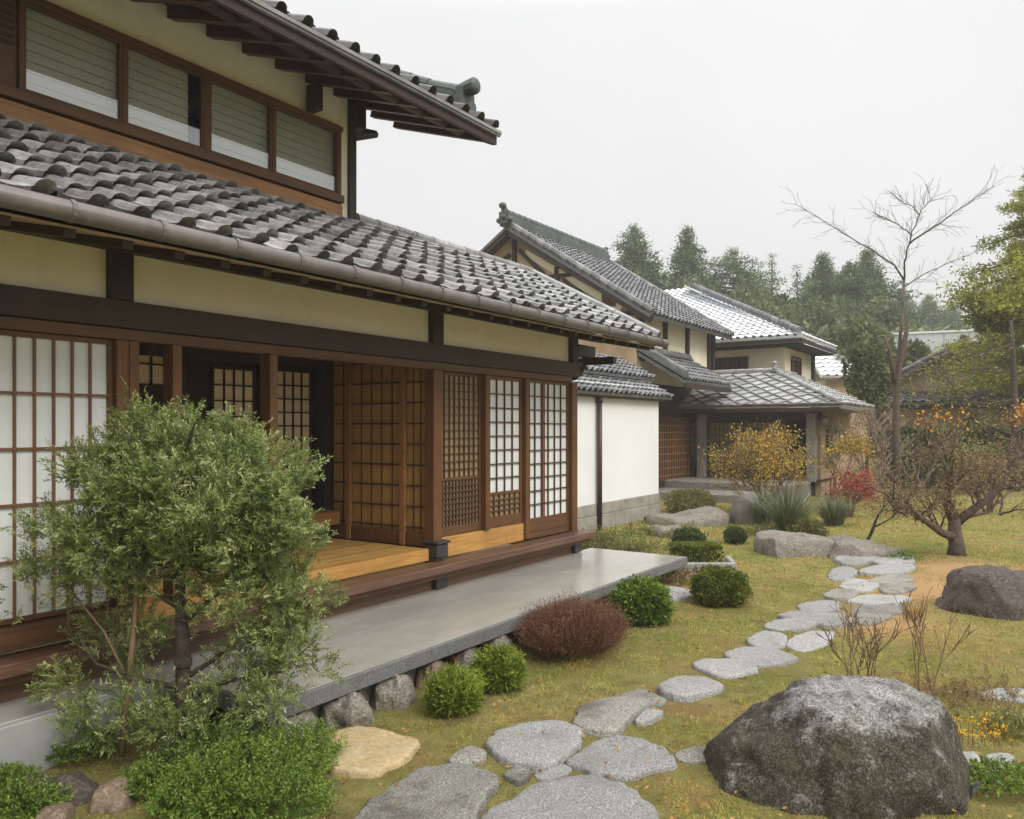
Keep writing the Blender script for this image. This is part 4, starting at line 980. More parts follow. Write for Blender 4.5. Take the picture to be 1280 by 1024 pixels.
SL = [
 ([(432, 1036), (470, 985), (540, 946), (600, 950), (622, 968), (604, 995), (588, 1032), (560, 1075), (470, 1080)], 'largest dark blotched slab at the start of the stepping path', 'stone_dark', .06),
 ([(590, 1030), (640, 986), (695, 963), (755, 961), (798, 982), (826, 1026), (800, 1080), (640, 1090)], 'big pale speckled slab next to the dark blotched one at the path start', 'stone', .06),
 ([(612, 912), (640, 898), (690, 893), (727, 903), (718, 924), (690, 946), (642, 945), (618, 930)], 'rounded grey stone just above the dark blotched slab', 'stone', .06),
 ([(712, 940), (745, 915), (782, 907), (830, 922), (846, 940), (812, 950), (775, 957), (735, 952)], 'pale lens shaped stone beside the rounded grey one', 'stone', .06),
 ([(717, 895), (735, 872), (780, 866), (810, 872), (790, 890), (768, 908), (735, 906)], 'dull grey stone with a pinched side above the lens shaped one', 'stone_dark', .055),
 ([(795, 892), (810, 880), (829, 883), (822, 891), (803, 897)], 'little wedge stone tucked against the dull grey stone', 'stone', .04),
 ([(844, 936), (868, 927), (899, 934), (888, 942), (860, 943)], 'small flat stone between the lens shaped one and the boulder', 'stone_dark', .03),
 ([(772, 866), (782, 858), (802, 854), (832, 866), (816, 873)], 'small dark stone wedged behind the dull grey stone', 'stone_dark', .04),
 ([(824, 848), (850, 836), (880, 838), (904, 850), (882, 860), (855, 864), (830, 858)], 'oval pale stone where the path narrows to single stones', 'stone', .055),
 ([(867, 825), (885, 818), (915, 818), (946, 828), (930, 836), (895, 838)], 'thin oval stone after the narrow start of the single file', 'stone', .05),
 ([(906, 811), (930, 803), (960, 803), (997, 816), (975, 824), (935, 826)], 'lozenge stone pointing towards the bare twigs', 'stone', .05),
 ([(935, 793), (955, 785), (982, 790), (979, 801), (950, 803)], 'small round stone left of its angular neighbour', 'stone', .05),
 ([(983, 798), (1005, 784), (1042, 783), (1032, 798), (1006, 805)], 'angular pale stone touching the bare twigs', 'stone', .05),
 ([(955, 778), (985, 770), (1022, 773), (1010, 781), (975, 783)], 'narrow strip stone in the row above the small round one', 'stone', .045),
 ([(974, 766), (1010, 760), (1052, 763), (1066, 774), (1030, 778), (1000, 772)], 'long stone with a broken edge across the path middle', 'stone', .045),
 ([(997, 754), (1022, 746), (1050, 747), (1045, 758), (1012, 760)], 'bean shaped stone on the lawn side of the path middle', 'stone', .045),
 ([(1068, 770), (1085, 763), (1114, 766), (1098, 774), (1078, 776)], 'worn stone half sunk in bare earth behind the twigs', 'stone_dark', .03),
 ([(1062, 757), (1095, 750), (1132, 752), (1120, 761), (1080, 763)], 'broad shallow stone at the edge of the bare earth', 'stone_dark', .04),
 ([(1030, 738), (1050, 733), (1072, 735), (1066, 743), (1040, 744)], 'short dark stone on the inner curve of the bend', 'stone_dark', .04),
 ([(1058, 746), (1085, 738), (1136, 741), (1130, 748), (1085, 750)], 'long pale stone crossing the bend', 'stone', .045),
 ([(1050, 727), (1070, 720), (1098, 725), (1088, 733), (1060, 733)], 'fat oval stone at the start of the bend', 'stone', .045),
 ([(1100, 730), (1125, 724), (1146, 730), (1128, 736), (1106, 736)], 'thin stone on the outer curve beside the bare earth', 'stone_dark', .04),
 ([(1036, 712), (1050, 705), (1072, 709), (1062, 719), (1040, 719)], 'plump rounded stone under the tapering grey rock', 'stone', .06),
 ([(1074, 710), (1105, 703), (1143, 706), (1130, 712), (1090, 714)], 'long thin stone level with the plump rounded one', 'stone', .05),
 ([(1085, 721), (1115, 715), (1144, 719), (1130, 724), (1095, 725)], 'mossy edged strip stone in the bend', 'stone_dark', .045),
 ([(1043, 694), (1070, 687), (1108, 690), (1092, 698), (1060, 701)], 'flat pale stone leaning on the tapering grey rock', 'stone', .07),
 ([(1092, 698), (1115, 692), (1144, 697), (1125, 702), (1100, 703)], 'last stone of the path, farthest before the grass', 'stone', .06),
 ([(805, 739), (838, 731), (873, 737), (852, 745), (816, 746)], 'lone pale stone beside the terrace corner shrub', 'stone', .05),
 ([(630, 962), (650, 955), (664, 962), (648, 972)], 'pebble sized stone in the gap under the rounded grey one', 'stone_dark', .03),
 ([(668, 957), (700, 946), (716, 952), (700, 962), (678, 966)], 'flat sliver of stone between the pale slab and lens shaped stone', 'stone', .03),
 ([(560, 948), (585, 930), (606, 936), (604, 946), (580, 952)], 'sunken grey stone touching the top of the dark blotched slab', 'stone_dark', .03),
]
for i, (p, l, mt, h_) in enumerate(SL): stone(p, l, mt, h_, i + 1)
stone([(408, 915), (440, 900), (482, 905), (524, 922), (492, 945), (460, 956), (412, 948)], 'flat yellow brown sandstone slab between the ground cover and green tufts', 'stone_yellow', .07, 50, 'flat_stone', 'stone', 'flat stones set in the garden')
for i, (p, l) in enumerate((
    ([(1186, 936), (1218, 936), (1224, 953), (1192, 962)], 'squarish pale paving piece beside the big boulder'),
    ([(1232, 938), (1250, 933), (1268, 938), (1252, 946)], 'small pale stone under the yellow flowers'),
    ([(1192, 968), (1215, 962), (1224, 974), (1200, 984)], 'pale stone fragment lowest beside the boulder'),
    ([(1228, 958), (1244, 954), (1254, 962), (1236, 967)], 'thin stone chip among green sprigs near the boulder'),
    ([(1222, 862), (1250, 857), (1300, 862), (1290, 872), (1250, 869)], 'long grey stone lying in the lawn below the craggy boulder'))):
    stone(p, l, 'stone', .04, 60 + i, 'flat_stone', 'stone', 'flat stones set in the garden')

# ================================================================== PLANTS
def nrm(v): return v / (np.linalg.norm(v, axis=-1, keepdims=True) + 1e-9)
def leaf_geo(pos, d, ln, wd, rg, bend=None):
    """diamond leaves: base, two sides, tip; returns verts (4N,3), faces"""
    n = len(pos); d = nrm(d); r = nrm(rg.randn(n, 3)); s = nrm(np.cross(d, r))
    ln = np.broadcast_to(ln, (n,))[:, None]; wd = np.broadcast_to(wd, (n,))[:, None]
    up = np.cross(s, d)
    m_ = pos + d * ln * .5 + up * ln * .06
    V = np.stack([pos, m_ + s * wd * .5, pos + d * ln, m_ - s * wd * .5], 1).reshape(-1, 3)
    return V, np.arange(4 * n).reshape(n, 4)
def add_leaves(mb, pos, d, ln, wd, rg, var=None):
    V, F = leaf_geo(pos, d, ln, wd, rg)
    a = rg.rand(len(pos)) if var is None else var
    mb.add(V, F, np.repeat(a, 4))
def sphere_pts(n, rg, inner=0.0):
    v = nrm(rg.randn(n, 3)); r = (inner ** 3 + (1 - inner ** 3) * rg.rand(n, 1)) ** (1 / 3); return v, r
def stem_sprays(mb, base, d, ln, rg, per=16, lf=.022, wd=.007, droop=.25, spread=.9):
    """feathery twigs: leaves set along a bending stem"""
    n = len(base); d = nrm(d); t = (np.arange(per) + .5) / per
    P = base[:, None, :] + d[:, None, :] * (t[None, :, None] * ln[:, None, None])
    P[:, :, 2] -= droop * ln[:, None] * (t[None, :] ** 2) * .5
    side = nrm(np.cross(d, nrm(rg.randn(n, 3))))
    sg = np.where(np.arange(per) % 2 == 0, 1.0, -1.0)
    L = d[:, None, :] * .65 + side[:, None, :] * sg[None, :, None] * spread + rg.randn(n, per, 3) * .28
    var = np.clip(rg.rand(n)[:, None] * .55 + t[None, :] * .35 + rg.rand(n, per) * .12, 0, 1)
    add_leaves(mb, P.reshape(-1, 3), L.reshape(-1, 3), lf * rg.uniform(.7, 1.3, n * per), wd * rg.uniform(.8, 1.2, n * per), rg, var.ravel())

GREEN = [(0.05, (.022, .036, .010)), (.4, (.062, .095, .020)), (.7, (.125, .165, .035)), (.95, (.24, .27, .085))]
M['leaf_tree'] = foliage('feathery_leaf', [(0.05, (.020, .034, .010)), (.32, (.090, .132, .026)), (.60, (.235, .29, .068)), (.90, (.56, .59, .30))], nscale=8, spec=.7, rough=.4)
M['leaf_cover'] = foliage('ground_cover_leaf', [(.05, (.030, .055, .010)), (.45, (.10, .165, .020)), (.95, (.24, .33, .05))], nscale=5)
M['leaf_box'] = foliage('clipped_leaf', [(.05, (.040, .055, .010)), (.45, (.115, .145, .022)), (.95, (.27, .30, .05))], nscale=9)
M['leaf_dark'] = foliage('dark_clipped_leaf', [(.05, (.030, .045, .012)), (.45, (.08, .11, .028)), (.95, (.17, .20, .06))], nscale=9)
M['leaf_lime'] = foliage('lime_leaf', [(.05, (.05, .075, .010)), (.45, (.15, .20, .018)), (.95, (.34, .40, .05))], nscale=9)
M['leaf_russet'] = foliage('russet_leaf', [(.05, (.07, .034, .022)), (.5, (.21, .10, .062)), (.95, (.38, .22, .12))], nscale=6)
M['leaf_yellow'] = foliage('autumn_yellow_leaf', [(.05, (.10, .09, .025)), (.35, (.24, .20, .04)), (.6, (.46, .33, .045)), (.8, (.58, .32, .04)), (.95, (.62, .25, .04))], nscale=1.6)
M['leaf_red'] = foliage('autumn_red_leaf', [(.05, (.12, .02, .015)), (.5, (.36, .045, .03)), (.95, (.55, .10, .06))], nscale=5)
M['leaf_orange'] = foliage('orange_leaf', [(.05, (.25, .09, .01)), (.5, (.60, .24, .02)), (.95, (.75, .42, .04))], nscale=5)
M['leaf_flower'] = foliage('yellow_flower', [(.05, (.40, .18, .01)), (.5, (.72, .42, .015)), (.95, (.80, .58, .03))], nscale=5)
M['leaf_brown'] = foliage('dry_leaf', [(.05, (.09, .06, .03)), (.5, (.24, .165, .08)), (.95, (.40, .28, .13))], nscale=3)
M['leaf_olive'] = foliage('olive_leaf', [(.05, (.07, .072, .025)), (.5, (.18, .18, .055)), (.95, (.34, .33, .11))], nscale=3)
M['leaf_pine'] = foliage('pine_needle', [(.05, (.06, .078, .014)), (.45, (.24, .27, .03)), (.95, (.52, .50, .08))], nscale=.7)
M['leaf_far'] = foliage('dark_conifer_needle', [(.05, (.030, .048, .020)), (.45, (.090, .130, .048)), (.95, (.22, .26, .09))], nscale=.25, trans=.15)
M['leaf_far2'] = foliage('grey_green_foliage', [(.05, (.045, .06, .028)), (.45, (.11, .135, .05)), (.95, (.22, .24, .09))], nscale=.3, trans=.2)
M['blade'] = foliage('ornamental_blade', [(.05, (.045, .06, .025)), (.5, (.115, .14, .06)), (.82, (.20, .22, .12)), (.97, (.60, .60, .52))], nscale=4)

def ball_shrub(name, label, px, pyb, wpx, hpx, mat, n=7000, lf=.02, wdr=.55, seed=1, group=None, sq=1.0, tuft=0.0, stem=M['hedgewood']):
    """dense rounded shrub: leaves in an outer shell over branching stems"""
    rg = np.random.RandomState(seed); p = gp(px, pyb); z = dep(p); rx = wpx * z / 2000; hz = hpx * z / 1000
    c = p + np.r_[FW * rx * .75, 0]
    root = thing(name, label, 'shrub', (c[0], c[1], 0), group)
    v, r = sphere_pts(n, rg, .55)
    v = np.sign(v) * np.abs(v) ** sq; v = v / np.maximum(1, np.linalg.norm(v, axis=1, keepdims=True)) if sq < 1 else v
    lump = np.array([1 + .22 * mnoise.noise(Vector(q * 2.3) + Vector((seed * 3.1, 0, 0))) + .10 * mnoise.noise(Vector(q * 6) + Vector((0, seed * 2.1, 0))) for q in v])
    P = v * r * lump[:, None]
    keep = P[:, 2] > -.62; P, v = P[keep], v[keep]
    pos = np.stack([c[0] + P[:, 0] * rx, c[1] + P[:, 1] * rx, hz * .40 + P[:, 2] * hz * .60], 1)
    pos[:, 2] = np.maximum(pos[:, 2], .015)
    d = v * 1.0 + rg.randn(len(v), 3) * .55 + np.array([0, 0, .35])
    mb = MB(); add_leaves(mb, pos, d, lf * rg.uniform(.7, 1.4, len(v)), lf * wdr * rg.uniform(.8, 1.2, len(v)), rg)
    if tuft:
        k = int(n / 30); vv = nrm(rg.randn(k, 3) + np.array([0, 0, .6])); b = np.stack([c[0] + vv[:, 0] * rx * .85, c[1] + vv[:, 1] * rx * .85, np.maximum(hz * .40 + vv[:, 2] * hz * .5, .02)], 1)
        stem_sprays(mb, b, vv + np.array([0, 0, .5]), tuft * rg.uniform(.6, 1.3, k), rg, 10, lf, lf * wdr, 0.1, .7)
    mb.build('crown', mat, root)
    sm = MB()
    for k in range(14):
        q = nrm(rg.randn(3) * np.array([1, 1, .3]) + np.array([0, 0, .7]))
        sm.tube([c, c + q * np.array([rx, rx, hz]) * .4, c + q * np.array([rx, rx, hz * .95]) * .75], [.012 * rx * 4, .008 * rx * 4, .003 * rx * 4], 5)
    sm.build('stem', stem, root)
    return root
CL = 'clipped shrubs on the lawn'
ball_shrub('clipped_shrub', 'biggest clipped green ball shrub, beside the path on the open lawn', 907, 758, 72, 44, M['leaf_box'], 14000, .030, .55, 2, CL, .9)
ball_shrub('clipped_shrub', 'dark round clipped ball in front of the layered rock', 864, 689, 40, 26, M['leaf_dark'], 8000, .034, .45, 3, CL)
ball_shrub('clipped_shrub', 'smallest clipped ball, at the foot of the egg shaped stone', 922, 679, 26, 19, M['leaf_dark'], 5000, .036, .4, 4, CL)
ball_shrub('fern_shrub', 'two toned leafy shrub growing at the terrace corner footing', 806, 782, 70, 50, M['leaf_cover'], 7000, .04, .4, 6, None, 1, .08)
ball_shrub('tufted_shrub', 'lime green tufted shrub nearest the yellow brown slab', 566, 893, 68, 42, M['leaf_lime'], 6000, .034, .25, 7, 'lime green tufted shrubs', 1, .07)
ball_shrub('tufted_shrub', 'lime green tufted shrub touching the russet shrub side, the farther of two', 622, 864, 62, 42, M['leaf_lime'], 6000, .036, .24, 8, 'lime green tufted shrubs', 1, .07)
ball_shrub('yellow_shrub', 'small mounded yellow olive shrub by the long low rock', 1014, 673, 44, 22, M['leaf_olive'], 3000, .05, .5, 9)
ball_shrub('leafy_shrub', 'olive brown shrub against the foot of the entrance steps', 868, 643, 62, 30, M['leaf_olive'], 4000, .06, .4, 10)

def hedge(name, label, p0, p1, half, h0, h1, mat, n, lf, seed, parent=None, cat='hedge'):
    rg = np.random.RandomState(seed); p0 = np.array(p0[:2]); p1 = np.array(p1[:2]); d = p1 - p0; L = np.linalg.norm(d); d /= L; s = np.array([-d[1], d[0]])
    t = rg.rand(n) * L; a = rg.uniform(-1, 1, n); b = rg.uniform(0, 1, n)
    which = rg.rand(n)
    a = np.where(which < .45, np.sign(a) * (1 - .12 * rg.rand(n)), a); b = np.where(which > .55, 1 - .1 * rg.rand(n), b)
    nz = np.array([mnoise.noise(Vector((x * 1.6, y * 3, seed))) for x, y in zip(t, a)])
    P = p0 + d * t[:, None] + s * (a * half * (1 + .12 * nz))[:, None]
    pos = np.column_stack([P, h0 + b * (h1 - h0) * (1 + .06 * nz)])
    dr = np.column_stack([s * (a * .8)[:, None], np.where(b > .85, .8, .2)]) + rg.randn(n, 3) * .6
    mb = MB(); add_leaves(mb, pos, dr, lf * rg.uniform(.7, 1.4, n), lf * .55, rg)
    if parent is not None: return mb.build('foliage', mat, parent)
    root = thing(name, label, cat, (p0[0], p0[1], 0)); mb.build('foliage', mat, root)
    st = MB()
    for k in range(int(L / .35) + 1):
        q = p0 + d * (k * .35); st.tube([(q[0], q[1], 0), (q[0] + .03, q[1], h1 * .5), (q[0], q[1] + .03, h1 * .85)], [.02, .014, .006], 5)
    st.tube([(p0[0], p0[1], .01), (p1[0], p1[1], .01)], .02, 5)
    st.build('stem_sprays', M['hedgewood'], root); return root  # bare woody hedge stems, without leaves
# clipped strip in its stone edging
pa, pb = gp(846, 716), gp(906, 716)
pl = thing('edged_planter', 'low clipped green strip in a pale stone edging behind the biggest ball shrub', 'planter', (pa[0], pa[1], 0))
hedge('', '', pa + np.r_[FW * .28, 0], pb + np.r_[FW * .28, 0], .2, .05, .30, M['leaf_box'], 6000, .035, 12, pl)
def edg(m):
    a, b = pa + np.r_[FW * .02, 0], pb + np.r_[FW * .02, 0]
    m.obox(a + (0, 0, .06), b + np.r_[RT * .12, .06], .07, .13); m.obox(b + np.r_[RT * .12, .06], b + np.r_[FW * .6 + RT * .2, .06], .07, .12)
part('edging', M['stone'], edg, pl, bevel=.015)
h0_, h1_ = at(1108, 560, 24), at(1285, 560, 24)
hedge('clipped_hedge', 'long clipped dark green hedge in front of the outbuilding', h0_, h1_, .5, .0, 1.72, M['leaf_far2'], 16000, .12, 13)

# ---- branching skeletons
def grow(mb, p, d, ln, r, lev, rg, tips, spread=.6, up=.15, kids=(2, 3), shrink=.72, crook=.18, seg=5, minr=.002, rshrink=.62):
    p = np.array(p, float); d = nrm(np.array(d, float)); pts = [p]; dd = d
    for i in range(seg):
        dd = nrm(dd + rg.randn(3) * crook + np.array([0, 0, up * .3])); pts.append(pts[-1] + dd * ln / seg)
    rr = np.linspace(r, max(minr, r * rshrink), seg + 1); mb.tube(pts, rr, 6 if r > .01 else 4, cap=lev == 0)
    if lev <= 0: tips.append((pts[-1], dd)); tips.append((pts[seg // 2], dd)); return
    for k in range(rg.randint(kids[0], kids[1] + 1)):
        j = seg if k == 0 else rg.randint(max(1, seg // 2), seg + 1)
        q = nrm(np.cross(dd, rg.randn(3)))
        grow(mb, pts[j], dd * 1.0 + q * spread * rg.uniform(.6, 1.3), ln * shrink * rg.uniform(.75, 1.2), max(minr, rr[j] * (.9 if k == 0 else .65)), lev - 1, rg, tips, spread, up, kids, shrink, crook, seg, minr, rshrink)
def tips_arr(t): return np.array([x[0] for x in t]), np.array([x[1] for x in t])

# ---- the feathery tree by the kerb
rg = np.random.RandomState(77); tb = gp(226, 948); zt = dep(tb)
tree = thing('feathery_tree', 'small bushy tree with feathery green foliage standing in front of the white paper screens', 'tree', (tb[0], tb[1], 0))
def tp(px, py, dz=0.0): return at(px, py, zt + dz)
tk = MB()
tk.tube([tp(226, 960), tp(226, 920), tp(228, 860, .01), tp(229, 815), tp(226, 760, .0), tp(224, 700), tp(232, 640, .03), tp(240, 590, .05)], [.055, .042, .038, .040, .030, .024, .017, .008], 9)
tk.ball(tp(229, 828), (.05, .05, .045), 2)
limbs = [((228, 850), (262, 828), (300, 800), (350, 770)), ((228, 780), (275, 740), (310, 690), (340, 650)), ((224, 720), (180, 690), (130, 660), (90, 640)), ((226, 740), (200, 660), (170, 590), (160, 545)),
         ((226, 860), (180, 850), (120, 830), (100, 800)), ((230, 700), (270, 640), (310, 590), (330, 565)), ((228, 870), (290, 850), (350, 840), (395, 800)), ((226, 760), (190, 740), (140, 720), (70, 700)), ((229, 650), (225, 590), (240, 540), (245, 525))]
for i, lb in enumerate(limbs):
    dz = rg.uniform(-.35, .3); tk.tube([tp(x, y, dz * k / 3) for k, (x, y) in enumerate(lb)], [.018, .012, .008, .003], 6)
tk.build('trunk', M['bark_dark'], tree, True)
st = MB(); st.tube([tp(152, 945, -.1), tp(158, 880, -.1), tp(166, 800, -.08), tp(172, 720, -.05), tp(178, 650, 0)], [.018, .016, .015, .010, .005], 7)
st.tube([tp(160, 850, -.1), tp(130, 790, -.1), tp(90, 740, -.1), tp(84, 690, -.1)], [.009, .007, .005, .002], 5)
st.tube([tp(86, 790, -.05), tp(84, 720, -.05), tp(86, 640, 0)], [.008, .008, .003], 5)
st.build('side_stem', M['twig'], tree, True)
blobs = [(185, 556, 52, 34, 1.0), (250, 562, 62, 36, 1.0), (318, 592, 52, 36, 1), (225, 606, 90, 44, 1.2), (300, 636, 72, 46, 1.2), (130, 610, 62, 40, .8), (90, 662, 46, 40, .55), (170, 660, 80, 46, 1.1),
         (255, 682, 92, 42, 1.2), (340, 676, 46, 44, .9), (366, 742, 42, 44, .85), (310, 748, 64, 36, .8), (75, 716, 44, 26, .45), (150, 716, 62, 30, .65), (205, 726, 56, 24, .36), (378, 806, 36, 42, .75), (340, 806, 50, 30, .42),
         (305, 850, 56, 26, .35), (150, 790, 56, 28, .26), (115, 842, 46, 30, .24), (180, 860, 40, 20, .2), (255, 900, 60, 22, .45), (140, 890, 52, 22, .4), (36, 740, 24, 14, .2), (350, 860, 46, 26, .5), (215, 905, 60, 24, .5), (185, 528, 22, 20, .45), (318, 690, 60, 40, 1.0), (356, 664, 34, 36, .9), (352, 610, 30, 34, .8), (280, 720, 50, 28, .7), (245, 528, 16, 18, .3), (292, 545, 26, 22, .5), (118, 560, 26, 22, .3)]
cr = MB()
for bx_i, (x, y, rx, ry, den) in enumerate(blobs):
    n = int(rx * ry * min(1.3, den * (1.7 if den < .6 else 1.3)) ** .75 * .150); v, r = sphere_pts(n, rg, .25)
    dz = rg.uniform(-.12, .12); zz = zt + dz
    K_ = max(6, int(rx * ry / 190)); cv_ = nrm(rg.randn(K_, 3)) * (rg.rand(K_, 1) ** .4) * .92; ki = rg.randint(0, K_, n)
    v = cv_[ki] + nrm(rg.randn(n, 3)) * (rg.rand(n, 1) ** .5) * (23.0 / np.array([[rx, rx, ry]])); r = np.ones((n, 1))
    a = (x - 640) / FPX * zz + v[:, 0] * r[:, 0] * rx * zz / 1000
    h = H - (y - HY) / FPX * zz + v[:, 2] * r[:, 0] * ry * zz / 1000
    dd = zz + v[:, 1] * r[:, 0] * min(rx, 70) * zz / 1000 * 1.1
    base = np.column_stack([FW[0] * dd + RT[0] * a, FW[1] * dd + RT[1] * a, h])
    out = np.column_stack([RT[0] * v[:, 0] + FW[0] * v[:, 1], RT[1] * v[:, 0] + FW[1] * v[:, 1], v[:, 2] * .7 + .75]) + rg.randn(n, 3) * .4
    stem_sprays(cr, base, out, rg.uniform(.06, .13, n), rg, 20, .025, .0066, .25, .75)
for px_, py_ in ((178, 512), (192, 516), (238, 514), (252, 518), (296, 528), (312, 534), (330, 548), (160, 524), (350, 560), (108, 568), (92, 578), (128, 560), (60, 620), (40, 650)):
    b = np.array([tp(px_ + rg.uniform(-8, 8), py_ + rg.uniform(10, 40), rg.uniform(-.1, .1)) for _ in range(12)])
    stem_sprays(cr, b, np.tile([0, 0, 1.0], (12, 1)) + rg.randn(12, 3) * .35, rg.uniform(.06, .13, 12), rg, 18, .020, .006, .1, .8)
cr.build('crown', M['leaf_tree'], tree)

# leafy cover at the tree's foot
rg = np.random.RandomState(5); cv = MB(); cc = gp(305, 985)
cover = thing('ground_cover_shrub', 'bright green spreading shrub of small leaves at the foot of the feathery tree', 'shrub', (cc[0], cc[1], 0))
for x, y, rx, ry in ((300, 965, 105, 52), (250, 990, 60, 40), (355, 945, 55, 42), (340, 1000, 70, 40), (260, 940, 70, 34), (390, 935, 28, 30), (230, 1015, 50, 24)):
    n = int(rx * ry * .17); v, r = sphere_pts(n, rg, .5); v[:, 2] = np.abs(v[:, 2]) * 1.0 - .15
    q = gp(x, y + ry * .8); zz = dep(q); c = q + np.r_[FW * .08, 0]
    b = np.column_stack([c[0] + (RT[0] * v[:, 0] + FW[0] * v[:, 1] * .8) * r[:, 0] * rx * zz / 1000, c[1] + (RT[1] * v[:, 0] + FW[1] * v[:, 1] * .8) * r[:, 0] * rx * zz / 1000, np.maximum(.01, .03 + v[:, 2] * r[:, 0] * ry * zz / 1000 * 1.1 * (.75 + .6 * rg.rand(n)))])
    stem_sprays(cv, b, v + np.array([0, 0, .5]) + rg.randn(n, 3) * .4, rg.uniform(.03, .12, n) * np.where(rg.rand(n) < .12, 1.6, 1), rg, 10, .019, .0095, .2, .9)
cv.build('foliage', M['leaf_cover'], cover)
sm = MB()
for k in range(30):
    a = rg.uniform(-.4, .35); p = cc + np.r_[RT * a + FW * rg.uniform(-.1, .2), 0]; sm.tube([p, p + (rg.uniform(-.08, .08), rg.uniform(-.08, .08), .12)], [.004, .002], 4)
sm.build('stem_sprays', M['twig'], cover)  # bare little stems under the leafy cover
for i, (x, y, rx, n, lab) in enumerate(((105, 940, 46, 420, 'small leafy sprig patch against the concrete kerb face'), (30, 1012, 44, 420, 'low green leaves in the corner among the brown rocks'), (422, 890, 26, 220, 'little green plant growing out of the terrace bedding rocks'), (190, 985, 40, 380, 'creeping green leaves beside the rounded tan rock'),
        (1252, 985, 46, 260, 'low green sprigs among the pale stone chips beside the boulder'), (1266, 912, 26, 130, 'olive sprigs behind the yellow flowers'), (1130, 700, 20, 150, 'grass tuft at the end of the stepping path'), (8, 985, 30, 260, 'dark low leaves against the concrete kerb at the picture edge'))):
    c = gp(x, y); zz = dep(c); n_ = n; v, r = sphere_pts(n_, rg, .2); v[:, 2] = np.abs(v[:, 2])
    b = np.column_stack([c[0] + v[:, 0] * r[:, 0] * rx * zz / 1000, c[1] + v[:, 1] * r[:, 0] * rx * zz / 1000, .01 + v[:, 2] * r[:, 0] * rx * zz / 1000 * .45])
    mb = MB(); stem_sprays(mb, b, v + np.array([0, 0, .6]), rg.uniform(.03, .07, n_), rg, 8, .02, .011, .2, .9)
    o = mb.build('low_plant', M['leaf_cover'] if i not in (5,) else M['leaf_olive']); tag(o, lab, 'plant'); recenter(o, c)

# ---- russet shrub: thin upright stems fanning out
rg = np.random.RandomState(15); p = gp(721, 826); z_ = dep(p); c = p + np.r_[FW * .28, 0]
ru = thing('russet_shrub', 'low spreading russet brown shrub of fine twigs in front of the terrace', 'shrub', (c[0], c[1], 0))
n = 5200; rx = 80 * z_ / 1000; ang = rg.rand(n) * 2 * PI; rad = np.sqrt(rg.rand(n)) * .8
base = np.column_stack([c[0] + np.cos(ang) * rad * rx * .8, c[1] + np.sin(ang) * rad * rx * .62, np.full(n, .01)])
dr = np.column_stack([np.cos(ang) * rad * .8, np.sin(ang) * rad * .8, np.full(n, .85)]) + rg.randn(n, 3) * .22
L = .36 * np.sqrt(np.maximum(.12, 1 - rad ** 2)) * rg.uniform(.75, 1.12, n) + .08
mb = MB(); dn = nrm(dr)
V1, F1 = leaf_geo(base, dn, L, .0035, rg); mb.add(V1, F1, np.repeat(rg.rand(n) * .5, 4))
mb.build('twigs', M['leaf_russet'], ru)
mb = MB(); k = 4; t = rg.uniform(.35, 1.0, (n, k)); P = base[:, None] + dn[:, None] * (L[:, None] * t)[..., None]
add_leaves(mb, P.reshape(-1, 3), (dn[:, None] + rg.randn(n, k, 3) * .5).reshape(-1, 3), .022, .005, rg)
mb.build('foliage', M['leaf_russet'], ru)

# ---- ornamental grasses
def tuft(label, px, pyb, hpx, n, seed, spread=.5, wd=.02):
    rg = np.random.RandomState(seed); p = gp(px, pyb); z = dep(p); h = hpx * z / 1000; mb = MB()
    for i in range(n):
        a = rg.rand() * 2 * PI; s = rg.rand() ** .7 * spread; q = p + np.array([math.cos(a), math.sin(a), 0]) * rg.rand() * .18
        l = h * rg.uniform(.65, 1.1); k = 5; pts = []
        for j in range(k + 1):
            t = j / k; pts.append(q + np.array([math.cos(a) * s * t ** 1.5 * l, math.sin(a) * s * t ** 1.5 * l, l * (t - .35 * s * t * t * 1.3)]))
        pts = np.array(pts); sd = np.array([-math.sin(a), math.cos(a), 0]) * wd * .5
        wv = (1 - (np.linspace(0, 1, k + 1)) ** 2)[:, None]
        V = np.vstack([pts - sd * wv, pts + sd * wv]); F = np.array([(j, j + 1, k + 1 + j + 1, k + 1 + j) for j in range(k)])
        mb.add(V, F, rg.rand())
    o = mb.build('ornamental_grass', M['blade']); tag(o, label, 'ornamental grass', 'ornamental grass clumps'); return recenter(o, p)
tuft('pale plumed grass clump right of the egg shaped stone', 985, 668, 72, 520, 51, .85, .014)
tuft('grey green grass clump between the plumed grass and the red shrub', 1042, 655, 48, 520, 52, 1.1, .012)
tuft('grass clump half hidden behind the egg shaped stone', 955, 655, 60, 300, 53, 1.0, .013)

# ---- weedy border between terrace and storehouse
def weeds(label, x0, x1, pyb, hpx, n, mat, seed):
    rg = np.random.RandomState(seed); a, b = gp(x0, pyb), gp(x1, pyb); mb = MB(); z = (dep(a) + dep(b)) / 2
    t = rg.rand(n); base = a + (b - a) * t[:, None] + np.column_stack([rg.randn(n, 2) * .22, np.zeros(n)])
    hh = hpx * z / 1000 * rg.uniform(.35, 1.0, n) * np.array([.75 + .5 * mnoise.noise(Vector((q[0] * 1.5, q[1] * 1.5, seed))) for q in base])
    stem_sprays(mb, base, np.tile([0, 0, 1.0], (n, 1)) + rg.randn(n, 3) * .3, hh, rg, 14, .004 * z, .0014 * z, .3, .8)
    o = mb.build('weedy_plants', mat); tag(o, label, 'plants'); return recenter(o, (a + b) / 2)
weeds('loose green weeds along the storehouse plinth beyond the terrace end', 722, 800, 690, 44, 330, M['leaf_olive'], 61)
weeds('fresh green weeds by the corner post of the timber house', 722, 760, 682, 36, 120, M['leaf_cover'], 62)
weeds('low grassy weeds in front of the ledge rock', 800, 850, 668, 22, 120, M['leaf_olive'], 63)
